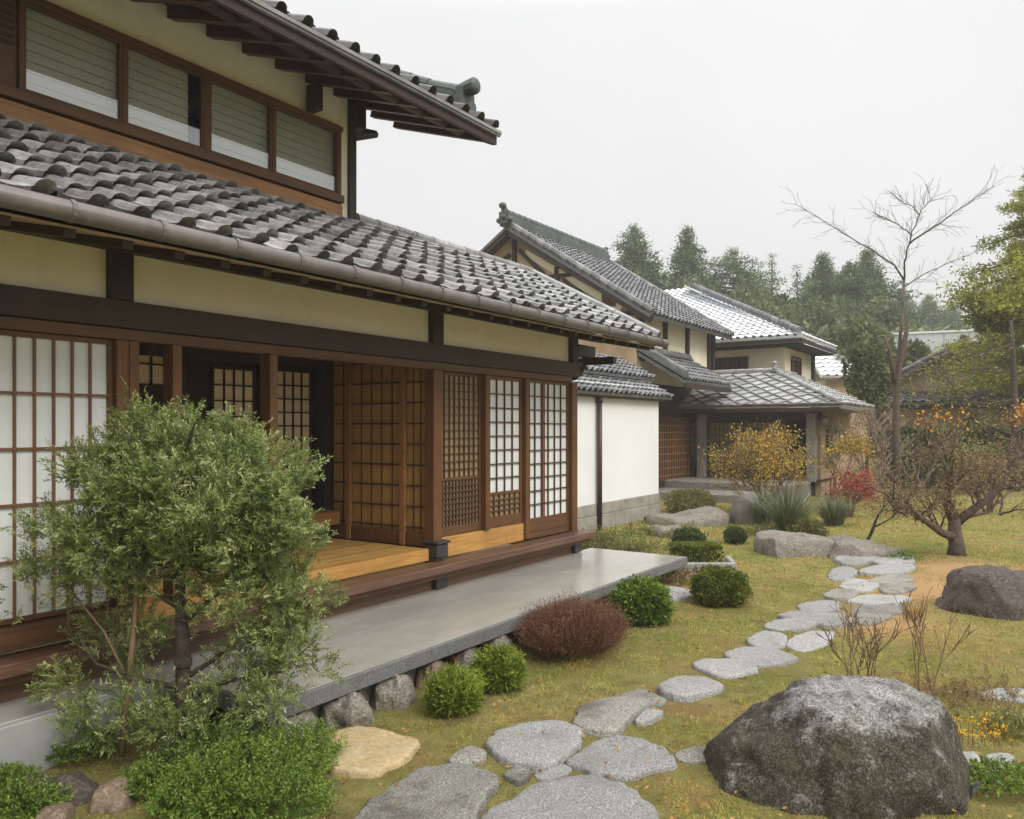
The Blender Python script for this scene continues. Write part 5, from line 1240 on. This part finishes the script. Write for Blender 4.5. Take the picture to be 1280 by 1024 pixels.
weeds('reddish dry plants around the edged planter', 842, 880, 722, 16, 140, M['leaf_brown'], 64)
weeds('green and straw weeds at the foot of the plumed grass', 945, 1000, 668, 22, 160, M['leaf_olive'], 65)
weeds('dry brown stalks lying behind the big boulder', 1175, 1280, 872, 20, 260, M['leaf_brown'], 66)

# ---- autumn shrubs near the entrance
def twig_shrub(name, label, px, pyb, wpx, hpx, twigmat, leafmat, nleaf, seed, lf=.07, lev=4, stems=7, spread=.55, leaf_top=.35, cat='shrub', group=None, r0=.03, zover=None, lk=1.1):
    rg = np.random.RandomState(seed); p = gp(px, pyb) if zover is None else np.array([*(at(px, pyb, zover)[:2]), 0]); z = dep(p); h = hpx * z / 1000; wv = wpx * z / 2000
    root = thing(name, label, cat, (p[0], p[1], 0), group); mb = MB(); tips = []
    for k in range(stems):
        a = rg.rand() * 2 * PI; lean = rg.uniform(.2, 1.0) * wv / h * lk
        grow(mb, p + np.array([math.cos(a), math.sin(a), 0]) * .06, (math.cos(a) * lean, math.sin(a) * lean, 1), h * .36, r0, lev, rg, tips, spread, .12, (2, 3), .68, .12, 4, .0022 * max(1, z / 8))
    mb.build('branches', twigmat, root)
    if nleaf:
        P, Dv = tips_arr(tips); ok = P[:, 2] > h * leaf_top; P, Dv = (P[ok], Dv[ok]) if ok.any() else (P, Dv)
        i = rg.randint(0, len(P), nleaf); mb = MB()
        add_leaves(mb, P[i] + rg.randn(nleaf, 3) * lf * 1.3, rg.randn(nleaf, 3) + np.array([0, 0, .2]), lf * rg.uniform(.6, 1.3, nleaf), lf * .5, rg)
        mb.build('foliage', leafmat, root)
    return root
twig_shrub('autumn_shrub', 'big twiggy shrub with yellow and orange autumn leaves before the entrance doors', 962, 640, 134, 112, M['twig'], M['leaf_yellow'], 5600, 71, .06, 4, 20, .5, .26, lk=1.9, r0=.022)
twig_shrub('autumn_shrub', 'orange leaved bush by the entrance side window', 1042, 598, 40, 88, M['twig'], M['leaf_yellow'], 700, 72, .09, 3, 5, .4, .75, r0=.03, zover=19.5)
twig_shrub('red_shrub', 'bright red leaved bush right of the yellow autumn shrub', 1062, 645, 54, 62, M['twig'], M['leaf_red'], 1000, 73, .07, 4, 7, .6, .35, r0=.03)
twig_shrub('brown_shrub', 'bare brown twiggy shrub behind the red leaved bush', 1092, 622, 70, 130, M['bark_pale'], M['leaf_brown'], 700, 74, .07, 4, 9, .45, .3, r0=.03)
twig_shrub('brown_shrub', 'dry olive brown shrub between the forked tree and the hedge', 1150, 612, 90, 88, M['bark_pale'], M['leaf_olive'], 1600, 75, .08, 4, 9, .5, .3, r0=.03)
twig_shrub('brown_shrub', 'reddish brown shrub with orange leaves behind the gnarled tree', 1235, 640, 110, 86, M['twig'], M['leaf_brown'], 1800, 76, .07, 4, 10, .55, .3, r0=.03)
twig_shrub('bare_twigs', 'sparse bare shrub of upright twigs right behind the big boulder', 1080, 866, 90, 128, M['twig'], M['leaf_brown'], 220, 77, .012, 3, 10, .42, .3, r0=.0045)
twig_shrub('bare_twigs', 'few long leaning bare stems right of the upright twigs', 1152, 872, 70, 150, M['twig'], M['leaf_brown'], 20, 78, .012, 3, 4, .30, .3, r0=.006)

# small flowers
def flowers(label, px, pyb, wpx, hpx, n, mat, seed):
    rg = np.random.RandomState(seed); p = gp(px, pyb); z = dep(p); w_, h_ = wpx * z / 2000, hpx * z / 1000
    root = thing('flowering_plant', label, 'flowers', (p[0], p[1], 0)); sm = MB(); fl = MB()
    for i in range(n):
        a, r = rg.rand() * 2 * PI, math.sqrt(rg.rand()); q = p + np.array([math.cos(a) * r * w_, math.sin(a) * r * w_, 0]); t = q + np.array([rg.randn() * .01, rg.randn() * .01, h_ * rg.uniform(.4, 1.0)])
        sm.tube([q, t], [.002, .0015], 4)
        add_leaves(fl, np.tile(t, (7, 1)) + rg.randn(7, 3) * .006, rg.randn(7, 3) + np.array([0, 0, .5]), .014, .010, rg)
    sm.build('stem_sprays', M['twig'], root); fl.build('blossoms', mat, root)  # first part holds only the bare flower stems
flowers('patch of yellow orange flowers right of the big boulder', 1222, 922, 80, 22, 46, M['leaf_flower'], 81)
flowers('lone orange flower clump on the lawn by the bare earth', 1139, 776, 20, 14, 26, M['leaf_orange'], 82)
flowers('few red leaves growing out of the terrace bedding rocks', 570, 838, 30, 22, 16, M['leaf_red'], 83)

# ---- gnarled tree and its neighbours
rg = np.random.RandomState(91); p = gp(1196, 694); z = dep(p); s = z / 1000
gn = thing('gnarled_tree', 'small gnarled tree with a crooked dark trunk and reddish twigs on the lawn', 'tree', (p[0], p[1], 0)); mb = MB(); tips = []
def lp(dx, dy, dd=0.0): return p + np.r_[RT * dx * s + FW * dd, dy * s]
mb.tube([lp(0, -6), lp(0, 12), lp(-2, 30, .02), lp(0, 46, .05)], [13 * s, 9.5 * s, 8 * s, 7 * s], 9)
mb.tube([lp(-2, 22), lp(-20, 28, -.05), lp(-36, 38, -.1), lp(-54, 50, -.12), lp(-70, 70, -.1)], [6 * s, 5 * s, 4 * s, 2.6 * s, 1.5 * s], 7)
mb.tube([lp(0, 44, .05), lp(-8, 66, .1), lp(-5, 90, .1), lp(-12, 116, .1)], [8 * s, 6 * s, 4 * s, 2 * s], 7)
mb.tube([lp(2, 40, .05), lp(22, 58, 0), lp(42, 74, -.05), lp(60, 104, -.1), lp(66, 126, -.1)], [6.5 * s, 5 * s, 4 * s, 2.6 * s, 1.4 * s], 7)
mb.tube([lp(6, 44, .05), lp(28, 48, .2), lp(54, 50, .3)], [4 * s, 3 * s, 1.5 * s], 6)
for dx, dy, ddx in ((-20, 30, -.5), (-42, 40, -.6), (-62, 48, -.8), (-80, 66, -.6), (-8, 66, -.5), (-5, 90, -.2), (-12, 116, -.3), (22, 58, .3), (42, 74, .4), (60, 104, .3), (-5, 84, .4), (54, 50, .8), (-30, 36, .0), (-50, 44, .2), (66, 126, .1), (30, 66, -.1)):
    for q in range(2): grow(mb, lp(dx, dy), np.r_[RT * (ddx + rg.uniform(-.4, .4)) + FW * rg.uniform(-.7, .7), .8], 30 * s * rg.uniform(.7, 1.1), 1.6 * s, 3, rg, tips, .75, .05, (2, 3), .7, .2, 4, .0035)
mb.build('trunk', M['bark_mid'], gn, True)
P, Dv = tips_arr(tips); i = rg.randint(0, len(P), 5200); mb = MB(); add_leaves(mb, P[i] + rg.randn(5200, 3) * .07, rg.randn(5200, 3), .05 * rg.uniform(.6, 1.2, 5200), .016, rg); mb.build('foliage', M['leaf_brown'], gn)
i = np.argsort(-P[:, 2] + rg.rand(len(P)) * .5)[:26]; i = np.repeat(i, 9); mb = MB(); add_leaves(mb, P[i] + rg.randn(len(i), 3) * .07, rg.randn(len(i), 3), .06, .035, rg); mb.build('autumn_leaves', M['leaf_orange'], gn)
twig_shrub('sapling', 'thin dark sapling between the long low rock and the gnarled tree', 1080, 676, 60, 105, M['bark_dark'], M['leaf_brown'], 500, 92, .05, 4, 1, .8, .4, 'tree', r0=.032)

# ---- tall bare forked tree
rg = np.random.RandomState(95); zb = 17.0; p = np.array([*at(1122, 560, zb)[:2], 0])
bt = thing('bare_forked_tree', 'tall leafless tree with wide forked branches against the sky', 'tree', (p[0], p[1], 0)); mb = MB(); tips = []
def bp(x, y, dz=0.0): return at(x, y, zb + dz)
mb.tube([np.array([*bp(1124, 640)[:2], -.1]), bp(1122, 540), bp(1122, 460), bp(1127, 400), bp(1130, 350)], [.055, .048, .040, .033, .027], 8)
mains = [[(1130, 350), (1118, 332), (1085, 310), (1045, 285), (996, 256)], [(1130, 352), (1132, 320), (1140, 290), (1152, 262), (1168, 246)], [(1136, 305), (1165, 285), (1200, 262), (1240, 234)],
         [(1131, 358), (1150, 345), (1180, 332), (1210, 318)], [(1140, 295), (1125, 282), (1108, 272), (1095, 268)], [(1150, 268), (1140, 258), (1128, 252)]]
for k, mm in enumerate(mains):
    dz = rg.uniform(-.8, .8); pts = np.array([bp(x, y, dz * j / 3) for j, (x, y) in enumerate(mm)])
    # bend the straight runs a little
    fine = []
    for a_, b_ in zip(pts[:-1], pts[1:]):
        for t in (0, .25, .5, .75): fine.append(a_ + (b_ - a_) * t + rg.randn(3) * .010)
    fine.append(pts[-1]); fine = np.array(fine)
    mb.tube(fine, np.linspace(.022 if k < 3 else .014, .004, len(fine)), 6)
    for q in range(2, len(fine)):
        for _ in range(2):
            dd = nrm(fine[min(q + 1, len(fine) - 1)] - fine[q - 1]) + rg.randn(3) * .55
            grow(mb, fine[q], dd, rg.uniform(.2, .45), .0042, 1, rg, tips, .6, .02, (2, 2), .65, .08, 3, .0026)
mb.build('trunk', M['bark_grey'], bt, True)
bs = MB(); bs.tube([np.array([*bp(1120, 640)[:2], -.1]), bp(1119, 530, -.1), bp(1122, 470, -.1), bp(1131, 425, -.1), bp(1136, 402, -.1)], [.07, .065, .06, .055, .03], 8)
bs.tube([bp(1118, 480, -.1), bp(1112, 440, -.1), bp(1106, 420, -.1)], [.05, .035, .02], 6); bs.build('snag', M['bark_mid'], bt, True)

# ---- conifers
def conifer(name, label, px, pyt, z, wpx, mat, seed, ybase=600, lay=22, lf=.34, dens=1.0, shape=1.0, bare=.12, group=None, droop=.25, trunkmat=M['hedgewood'], per=16):
    rg = np.random.RandomState(seed); top = at(px, pyt, z); p = np.array([top[0], top[1], 0.0]); Ht = top[2]; R = wpx * z / 2000
    root = thing(name, label, 'tree', p, group); tk = MB()
    lean = rg.randn(2) * .01 * Ht
    tk.tube([p, p + np.r_[lean * .5, Ht * .5], p + np.r_[lean, Ht * .98]], [Ht * .018, Ht * .011, Ht * .002], 7)
    cr = MB(); Ps = []; Ds = []
    for i in range(lay):
        f = i / (lay - 1); hh = Ht * (bare + (1 - bare) * (f ** .85)); rr = (R * (1 - f) ** shape * (1 if f > .12 else .75) + R * .05) * (1 + .40 * mnoise.noise(Vector((f * 6.0, seed * 1.7, 0))))
        nb = max(3, int((5 + 5 * (1 - f)) * dens)); a0 = rg.rand() * 7
        for k in range(nb):
            a = a0 + k * 2 * PI / nb + rg.randn() * .25; l = rr * rg.uniform(.35, 1.3)
            b0 = p + np.r_[lean * hh / Ht, hh]; tip = b0 + np.array([math.cos(a) * l, math.sin(a) * l, -droop * l + rg.uniform(-.1, .25) * l])
            tk.tube([b0, (b0 + tip) / 2 + (0, 0, .05 * l), tip], [max(.02, .02 * l), .012 * l + .01, .01], 4)
            m_ = max(4, int(per * (l / R + .25))); t = rg.uniform(.25, 1.05, m_) ** .8
            q = b0 + (tip - b0) * t[:, None] + rg.randn(m_, 3) * np.array([.22, .22, .12]) * l * .5
            Ps.append(q); Ds.append(np.tile([math.cos(a), math.sin(a), .1], (m_, 1)) + rg.randn(m_, 3) * .6)
    Ps = np.vstack(Ps); Ds = np.vstack(Ds); per_c = 6; n = len(Ps)
    pos = np.repeat(Ps, per_c, 0) + rg.randn(n * per_c, 3) * lf * .45; d = np.repeat(Ds, per_c, 0) + rg.randn(n * per_c, 3) * .7
    var = np.repeat(rg.rand(n), per_c) * .6 + rg.rand(n * per_c) * .4
    sc_ = .45 + .55 * np.clip((p[2] + Ht - pos[:, 2]) / (Ht * .35), 0, 1)
    add_leaves(cr, pos, d, lf * sc_ * rg.uniform(.6, 1.2, n * per_c), lf * .34 * sc_, rg, var)
    tk.build('trunk', trunkmat, root); cr.build('crown', mat, root); return root
WG = 'conifers of the wood behind the houses'
far = [
 ('loose topped conifer standing nearest the gabled ridge', 799, 288, 58, 66, .75, 0), ('dense pointed conifer next to the loose topped one', 857, 289, 60, 66, .9, 0), ('broad dark evergreen with a rounded head', 915, 317, 62, 90, .55, 0),
 ('thin spindly conifer with gaps to the sky', 966, 320, 66, 34, .9, 1), ('slight open conifer right of the spindly one', 998, 334, 66, 46, .8, 1), ('tall dark conifer in the middle of the wood', 1030, 322, 60, 60, .85, 0),
 ('full conifer shouldering the middle one', 1056, 334, 58, 62, .8, 0), ('highest conifer behind the forked bare tree', 1086, 318, 60, 66, .85, 0), ('dull conifer low between the two pointed heads', 885, 352, 68, 74, .7, 0),
 ('wide low conifer behind the hip roof corner', 1012, 372, 54, 86, .6, 0), ('grey faint conifer right of the forked tree', 1160, 372, 84, 70, .8, 0), ('second faint conifer beside the yellow green pine', 1192, 384, 88, 60, .8, 0), ('short faint conifer above the flat roofed building', 1128, 366, 86, 60, .8, 0),
]
for i, (lb, x, y, z, wd_, sh, kind) in enumerate(far):
    conifer('conifer', lb, x, y, z, wd_ * (2.9 if kind == 0 else 1.8), M['leaf_far'], 200 + i, lf=.40 if kind == 0 else .36, dens=1.1 if kind == 0 else .55, shape=sh + .06, lay=32 if kind == 0 else 14, bare=.1 if kind == 0 else .35, group=WG, per=52 if kind == 0 else 18)
# rounder broadleaf mass in front of them
def round_tree(name, label, px, pyt, pyb, z, wpx, mat, seed, n=5000, lf=.4, cat='tree', group=None, gaps=.45):
    rg = np.random.RandomState(seed); top = at(px, pyt, z); bot = at(px, pyb, z); p = np.array([top[0], top[1], 0.0]); R = wpx * z / 2000; hc = (top[2] + bot[2]) / 2; hr = (top[2] - bot[2]) / 2
    root = thing(name, label, cat, p, group); tk = MB(); tips = []
    grow(tk, p, (0, 0, 1), max(.5, bot[2] * .8 + hr * .1), max(.05, hr * .05), 2, rg, tips, .6, .1, (3, 4), .6, .08, 4, .012)
    tk.build('trunk', M['hedgewood'], root, True)
    K = 60; cc = nrm(rg.randn(K, 3)) * (rg.rand(K, 1) ** .4); sz = rg.uniform(.18, .34, K)
    i = rg.randint(0, K, n); v = nrm(rg.randn(n, 3)); q = cc[i] * .82 + v * sz[i][:, None] * rg.uniform(.5, 1, (n, 1))
    pos = np.column_stack([p[0] + q[:, 0] * R, p[1] + q[:, 1] * R, hc + q[:, 2] * hr]); pos[:, 2] = np.maximum(pos[:, 2], .1)
    mb = MB(); add_leaves(mb, pos, v + rg.randn(n, 3) * .6, lf * rg.uniform(.6, 1.3, n), lf * .5, rg, np.clip(rg.rand(K)[i] * .6 + rg.rand(n) * .4, 0, 1))
    mb.build('crown', mat, root); return root
BG = 'broad trees in front of the wood'
for i, a in enumerate((('grey green broad tree behind the pale hip roof', 955, 372, 450, 50, 100, 5000), ('grey green bushy tree above the distant pale roof', 1072, 395, 480, 40, 80, 6000), ('dark broad tree left in the wood above the gabled roof end', 860, 345, 430, 56, 110, 5000),
        ('light green young tree just left of the forked tree', 1085, 418, 520, 27, 54, 5000), ('dark round tree beside the flat roofed building', 1143, 430, 470, 41, 34, 3500), ('broad green tree under the middle conifer', 1020, 372, 470, 52, 120, 6000), ('rounded green tree between the broad evergreen and the spindly conifer', 938, 356, 440, 58, 90, 5500), ('leafy green tree below the highest conifer', 1098, 372, 470, 54, 90, 5500), ('small rounded tree under the thin spindly conifer', 980, 372, 440, 57, 70, 4500))):
    round_tree('broad_tree', a[0], a[1], a[2], a[3], a[4], a[5], M['leaf_far2'], 300 + i, a[6], .42 if a[4] > 35 else .2, group=BG)
# the pines on the right
conifer('yellow_pine', 'tall yellow green pine with layered boughs reaching the picture edge', 1308, 172, 26, 200, M['leaf_pine'], 401, lay=17, lf=.15, dens=1.15, shape=.8, bare=.3, droop=.1, per=110)
round_tree('low_pine', 'yellow green spreading pine with a bare trunk before the outbuilding', 1252, 366, 424, 27, 84, M['leaf_pine'], 402, 9000, .13)
# slender tree in front with long sideways branches
rg = np.random.RandomState(411); zs = 23.0; p = np.array([*at(1267, 560, zs)[:2], 0])
sl_t = thing('slender_tree', 'slender dark trunked tree with long level branches and sparse yellow green leaves', 'tree', (p[0], p[1], 0)); mb = MB(); tips = []
def sp2(x, y, d=0.0): return at(x, y, zs + d)
mb.tube([p, sp2(1270, 590), sp2(1268, 500), sp2(1266, 440), sp2(1264, 400)], [.17, .15, .10, .07, .04], 8)
for ln in (((1268, 545), (1230, 530), (1200, 512), (1178, 500)), ((1270, 552), (1240, 545), (1215, 525), (1190, 480), (1172, 462)), ((1267, 500), (1230, 505), (1190, 498), (1160, 500)), ((1267, 466), (1235, 464), (1200, 460)), ((1266, 430), (1235, 440), (1205, 445)), ((1267, 470), (1300, 455), (1330, 450)), ((1268, 520), (1300, 505), (1335, 500))):
    d_ = rg.uniform(-.6, .6); pts = np.array([sp2(x, y, d_ * k / 3) for k, (x, y) in enumerate(ln)]); mb.tube(pts, np.linspace(.035, .008, len(pts)), 6)
    for q in range(1, len(pts)):
        for _ in range(4): grow(mb, pts[q] + (pts[q - 1] - pts[q]) * rg.rand(), (pts[q] - pts[q - 1]) + rg.randn(3) * .3, .55, .012, 2, rg, tips, .6, .05, (2, 3), .7, .12, 3, .004)
mb.build('trunk', M['bark_dark'], sl_t, True)
P, Dv = tips_arr(tips); i = rg.randint(0, len(P), 1900); mb = MB(); add_leaves(mb, P[i] + rg.randn(1900, 3) * .18, rg.randn(1900, 3), .085 * rg.uniform(.6, 1.2, 1900), .033, rg); mb.build('foliage', M['leaf_pine'], sl_t)
twig_shrub('leafy_bush', 'fresh green bush under the slender tree by the hedge', 1222, 560, 60, 60, M['twig'], M['leaf_cover'], 2600, 412, .10, 4, 8, .6, .25, zover=22)

# distant wooded ridge closing the view
M['hill'] = plain('wooded_hill', (0.03, 0.04, 0.022), (0.06, 0.075, 0.035), .15, .95, 1.0, .6)
hl_ = MB(); nx_ = 60
for s_, (z0, hmax, x0, x1) in enumerate(((130, 17.5, 700, 1700),)):
    V = []
    for i in range(nx_):
        px_ = x0 + (x1 - x0) * i / (nx_ - 1)
        prof_ = hmax * (.75 + .25 * math.sin(i * .35 + .6)) * min(1, i / 14) * (1 + .12 * mnoise.fractal(Vector((i * .4, 1.7, 0)), 1, 2, 4))
        for j, (dz, hh) in enumerate(((0, -.1), (12, .55), (26, .9), (45, 1.0), (90, .6), (140, 0))):
            q = at(px_, 535, z0 + dz); V.append((q[0], q[1], max(-.3, prof_ * hh) if j else -.3))
    F = [(i * 6 + j, (i + 1) * 6 + j, (i + 1) * 6 + j + 1, i * 6 + j + 1) for i in range(nx_ - 1) for j in range(5)]
    hl_.add(V, np.array(F))
struct(hl_.build('hill', M['hill'], smooth=True))
# undergrowth of the wood
rg = np.random.RandomState(501); n = 26000; px_ = rg.uniform(740, 1420, n); zz = rg.uniform(46, 80, n); py_ = 535 - rg.rand(n) ** .7 * 130
P = np.array([at(a, b, c) for a, b, c in zip(px_, py_, zz)]); cut = np.array([7.5 + 2.2 * mnoise.noise(Vector((q[0] * .16, q[1] * .16, 0))) for q in P]); P = P[(P[:, 2] < cut) & (P[:, 2] > 0)]
mb = MB(); add_leaves(mb, P, rg.randn(len(P), 3), .9 * rg.uniform(.6, 1.3, len(P)), .4, rg)
stuff(mb.build('undergrowth', M['leaf_far2']), 'dense undergrowth of the wood behind the houses', 'undergrowth')

# ================================================================== GRASS
def inside(poly, pts):
    x, y = pts[:, 0], pts[:, 1]; r = np.zeros(len(pts), bool); j = len(poly) - 1
    for i in range(len(poly)):
        xi, yi = poly[i]; xj, yj = poly[j]
        c = ((yi > y) != (yj > y)) & (x < (xj - xi) * (y - yi) / (yj - yi + 1e-12) + xi); r ^= c; j = i
    return r
rg = np.random.RandomState(601)
n = 420000; u_ = rg.rand(n); zd = 2.6 * (20.0 / 2.6) ** (u_ ** 1.15); aa = rg.uniform(-.78, .82, n)
G = FW[None] * zd[:, None] + RT[None] * (aa * zd)[:, None]
ok = ~((G[:, 1] > 3.62) & (G[:, 0] < 9.1) & (G[:, 0] > 2.9)) & (G[:, 1] < 6.6)
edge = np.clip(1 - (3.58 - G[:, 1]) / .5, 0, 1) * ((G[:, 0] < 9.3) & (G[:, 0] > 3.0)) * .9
ok &= ~((G[:, 1] > 4.4) & (G[:, 0] < 2.6))
bare = np.zeros(n)
for (x, y), r in (((1165, 735), 1.0), ((1110, 775), .62), ((1215, 712), .9)):
    q = gp(x, y); bare = np.maximum(bare, 1.15 - np.hypot(G[:, 0] - q[0], G[:, 1] - q[1]) / (r * .8))
pn = np.array([mnoise.fractal(Vector((q[0] * 1.2, q[1] * 1.2, 4)), 1, 2, 4) for q in G])
ok &= (bare + pn * .8 < rg.rand(n) * .8) & (pn > -.75 + rg.rand(n) * .5)
near = G - np.array([0, 0])
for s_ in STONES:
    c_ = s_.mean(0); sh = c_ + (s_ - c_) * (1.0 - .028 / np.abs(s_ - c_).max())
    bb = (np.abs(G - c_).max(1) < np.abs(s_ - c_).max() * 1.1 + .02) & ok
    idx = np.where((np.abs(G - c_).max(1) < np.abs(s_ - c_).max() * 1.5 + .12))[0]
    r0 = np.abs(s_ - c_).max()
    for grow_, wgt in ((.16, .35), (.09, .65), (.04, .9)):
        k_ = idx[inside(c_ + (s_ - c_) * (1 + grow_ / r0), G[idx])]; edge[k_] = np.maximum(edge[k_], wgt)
    idx = np.where(bb)[0]
    if len(idx): ok[idx[inside(sh, G[idx])]] = False
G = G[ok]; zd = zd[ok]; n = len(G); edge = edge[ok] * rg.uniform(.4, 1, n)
gz = np.array([rough_z(q[0], q[1]) - .025 for q in G])
hgt = (.014 + .0022 * zd) * rg.uniform(.5, 1.25, n) * (1 + .5 * pn[ok]) * (1 - .5 * edge); wdt = .0022 + .0010 * zd
d = nrm(np.column_stack([rg.randn(n, 2) * .9, np.ones(n)])); s = nrm(np.cross(d, rg.randn(n, 3)))
B = np.column_stack([G, gz])
V = np.stack([B - s * wdt[:, None] * .5, B + s * wdt[:, None] * .5, B + d * hgt[:, None]], 1).reshape(-1, 3)
def lawn_blade():
    m = foliage('lawn_blade', [(.08, (.12, .13, .028)), (.35, (.29, .34, .055)), (.65, (.47, .50, .10)), (.95, (.70, .65, .25))], nscale=3.0, trans=.3, spec=.2)
    nt = m.node_tree; b = nt.nodes['Principled BSDF']; src = b.inputs['Base Color'].links[0].from_socket; v = pos_vec(nt)
    dry = noise_n(nt, v, 1.1, 8, .72); gr = noise_n(nt, pos_vec(nt, (1.0, 1.3, 1)), .75, 7, .7); sp = noise_n(nt, v, 9, 5, .75)
    col = mixc(nt, step_n(nt, dry, .45, .56, 0, .85), src, (.60, .37, .13))
    col = mixc(nt, step_n(nt, gr, .51, .60, 0, .85), col, (.20, .28, .03))
    col = mixc(nt, step_n(nt, sp, .51, .63, 0, .75), col, (.12, .085, .035))
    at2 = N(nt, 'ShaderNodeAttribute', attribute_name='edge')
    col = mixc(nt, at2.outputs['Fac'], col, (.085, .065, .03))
    nt.links.new(col, b.inputs['Base Color'])
    for n in nt.nodes:
        if n.type == 'BSDF_TRANSLUCENT': nt.links.new(col, n.inputs[0])
    return m
M['grass'] = lawn_blade() if True else foliage('lawn_blade', [(.08, (.12, .12, .03)), (.30, (.27, .29, .055)), (.52, (.46, .42, .11)), (.74, (.56, .44, .16)), (.95, (.68, .56, .28))], nscale=1.6, trans=.3, spec=.2)
go = mk('grass', V, [np.arange(3 * n).reshape(n, 3)], M['grass'], np.repeat(rg.rand(n), 3))
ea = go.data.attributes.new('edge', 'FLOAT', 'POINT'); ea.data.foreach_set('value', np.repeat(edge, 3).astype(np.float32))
stuff(go, 'short mossy yellow green lawn grass across the garden', 'grass')

rg = np.random.RandomState(633); n = 5200; zd = 2.8 * (16 / 2.8) ** rg.rand(n); aa = rg.uniform(-.6, .72, n)
Lf = FW[None] * zd[:, None] + RT[None] * (aa * zd)[:, None]
clump = np.array([mnoise.noise(Vector((q[0] * .8, q[1] * .8, 21))) for q in Lf])
Lf = Lf[(Lf[:, 1] < 3.5) & (clump > -.15 + .5 * rg.rand(n) - .2)]; n = len(Lf)
mb = MB(); add_leaves(mb, np.column_stack([Lf, [rough_z(q[0], q[1]) + .008 for q in Lf]]), np.column_stack([rg.randn(n, 2), rg.randn(n) * .25]), .030 * rg.uniform(.6, 1.4, n), .015, rg)
M['leaf_fallen'] = foliage('fallen_leaf', [(.05, (.12, .05, .02)), (.5, (.34, .17, .05)), (.95, (.50, .34, .10))], nscale=2)
stuff(mb.build('fallen_leaves', M['leaf_fallen']), 'small dry brown leaves scattered over the lawn', 'leaves')

# ================================================================== HAZE
hz_ = MB(); hz_.box(-640, 940, -640, 940, -2.0, 20.5)
hm = bpy.data.materials.new('thin_haze'); hm.use_nodes = True; hnt = hm.node_tree; hnt.nodes.clear()
ho = hnt.nodes.new('ShaderNodeOutputMaterial'); hv = hnt.nodes.new('ShaderNodeVolumePrincipled')
hv.inputs['Color'].default_value = (0.93, 0.94, 0.95, 1); hv.inputs['Density'].default_value = 0.0015
hnt.links.new(hv.outputs[0], ho.inputs['Volume'])
stuff(hz_.build('haze', hm), 'thin pale mist hanging over the garden and the far wood', 'haze')
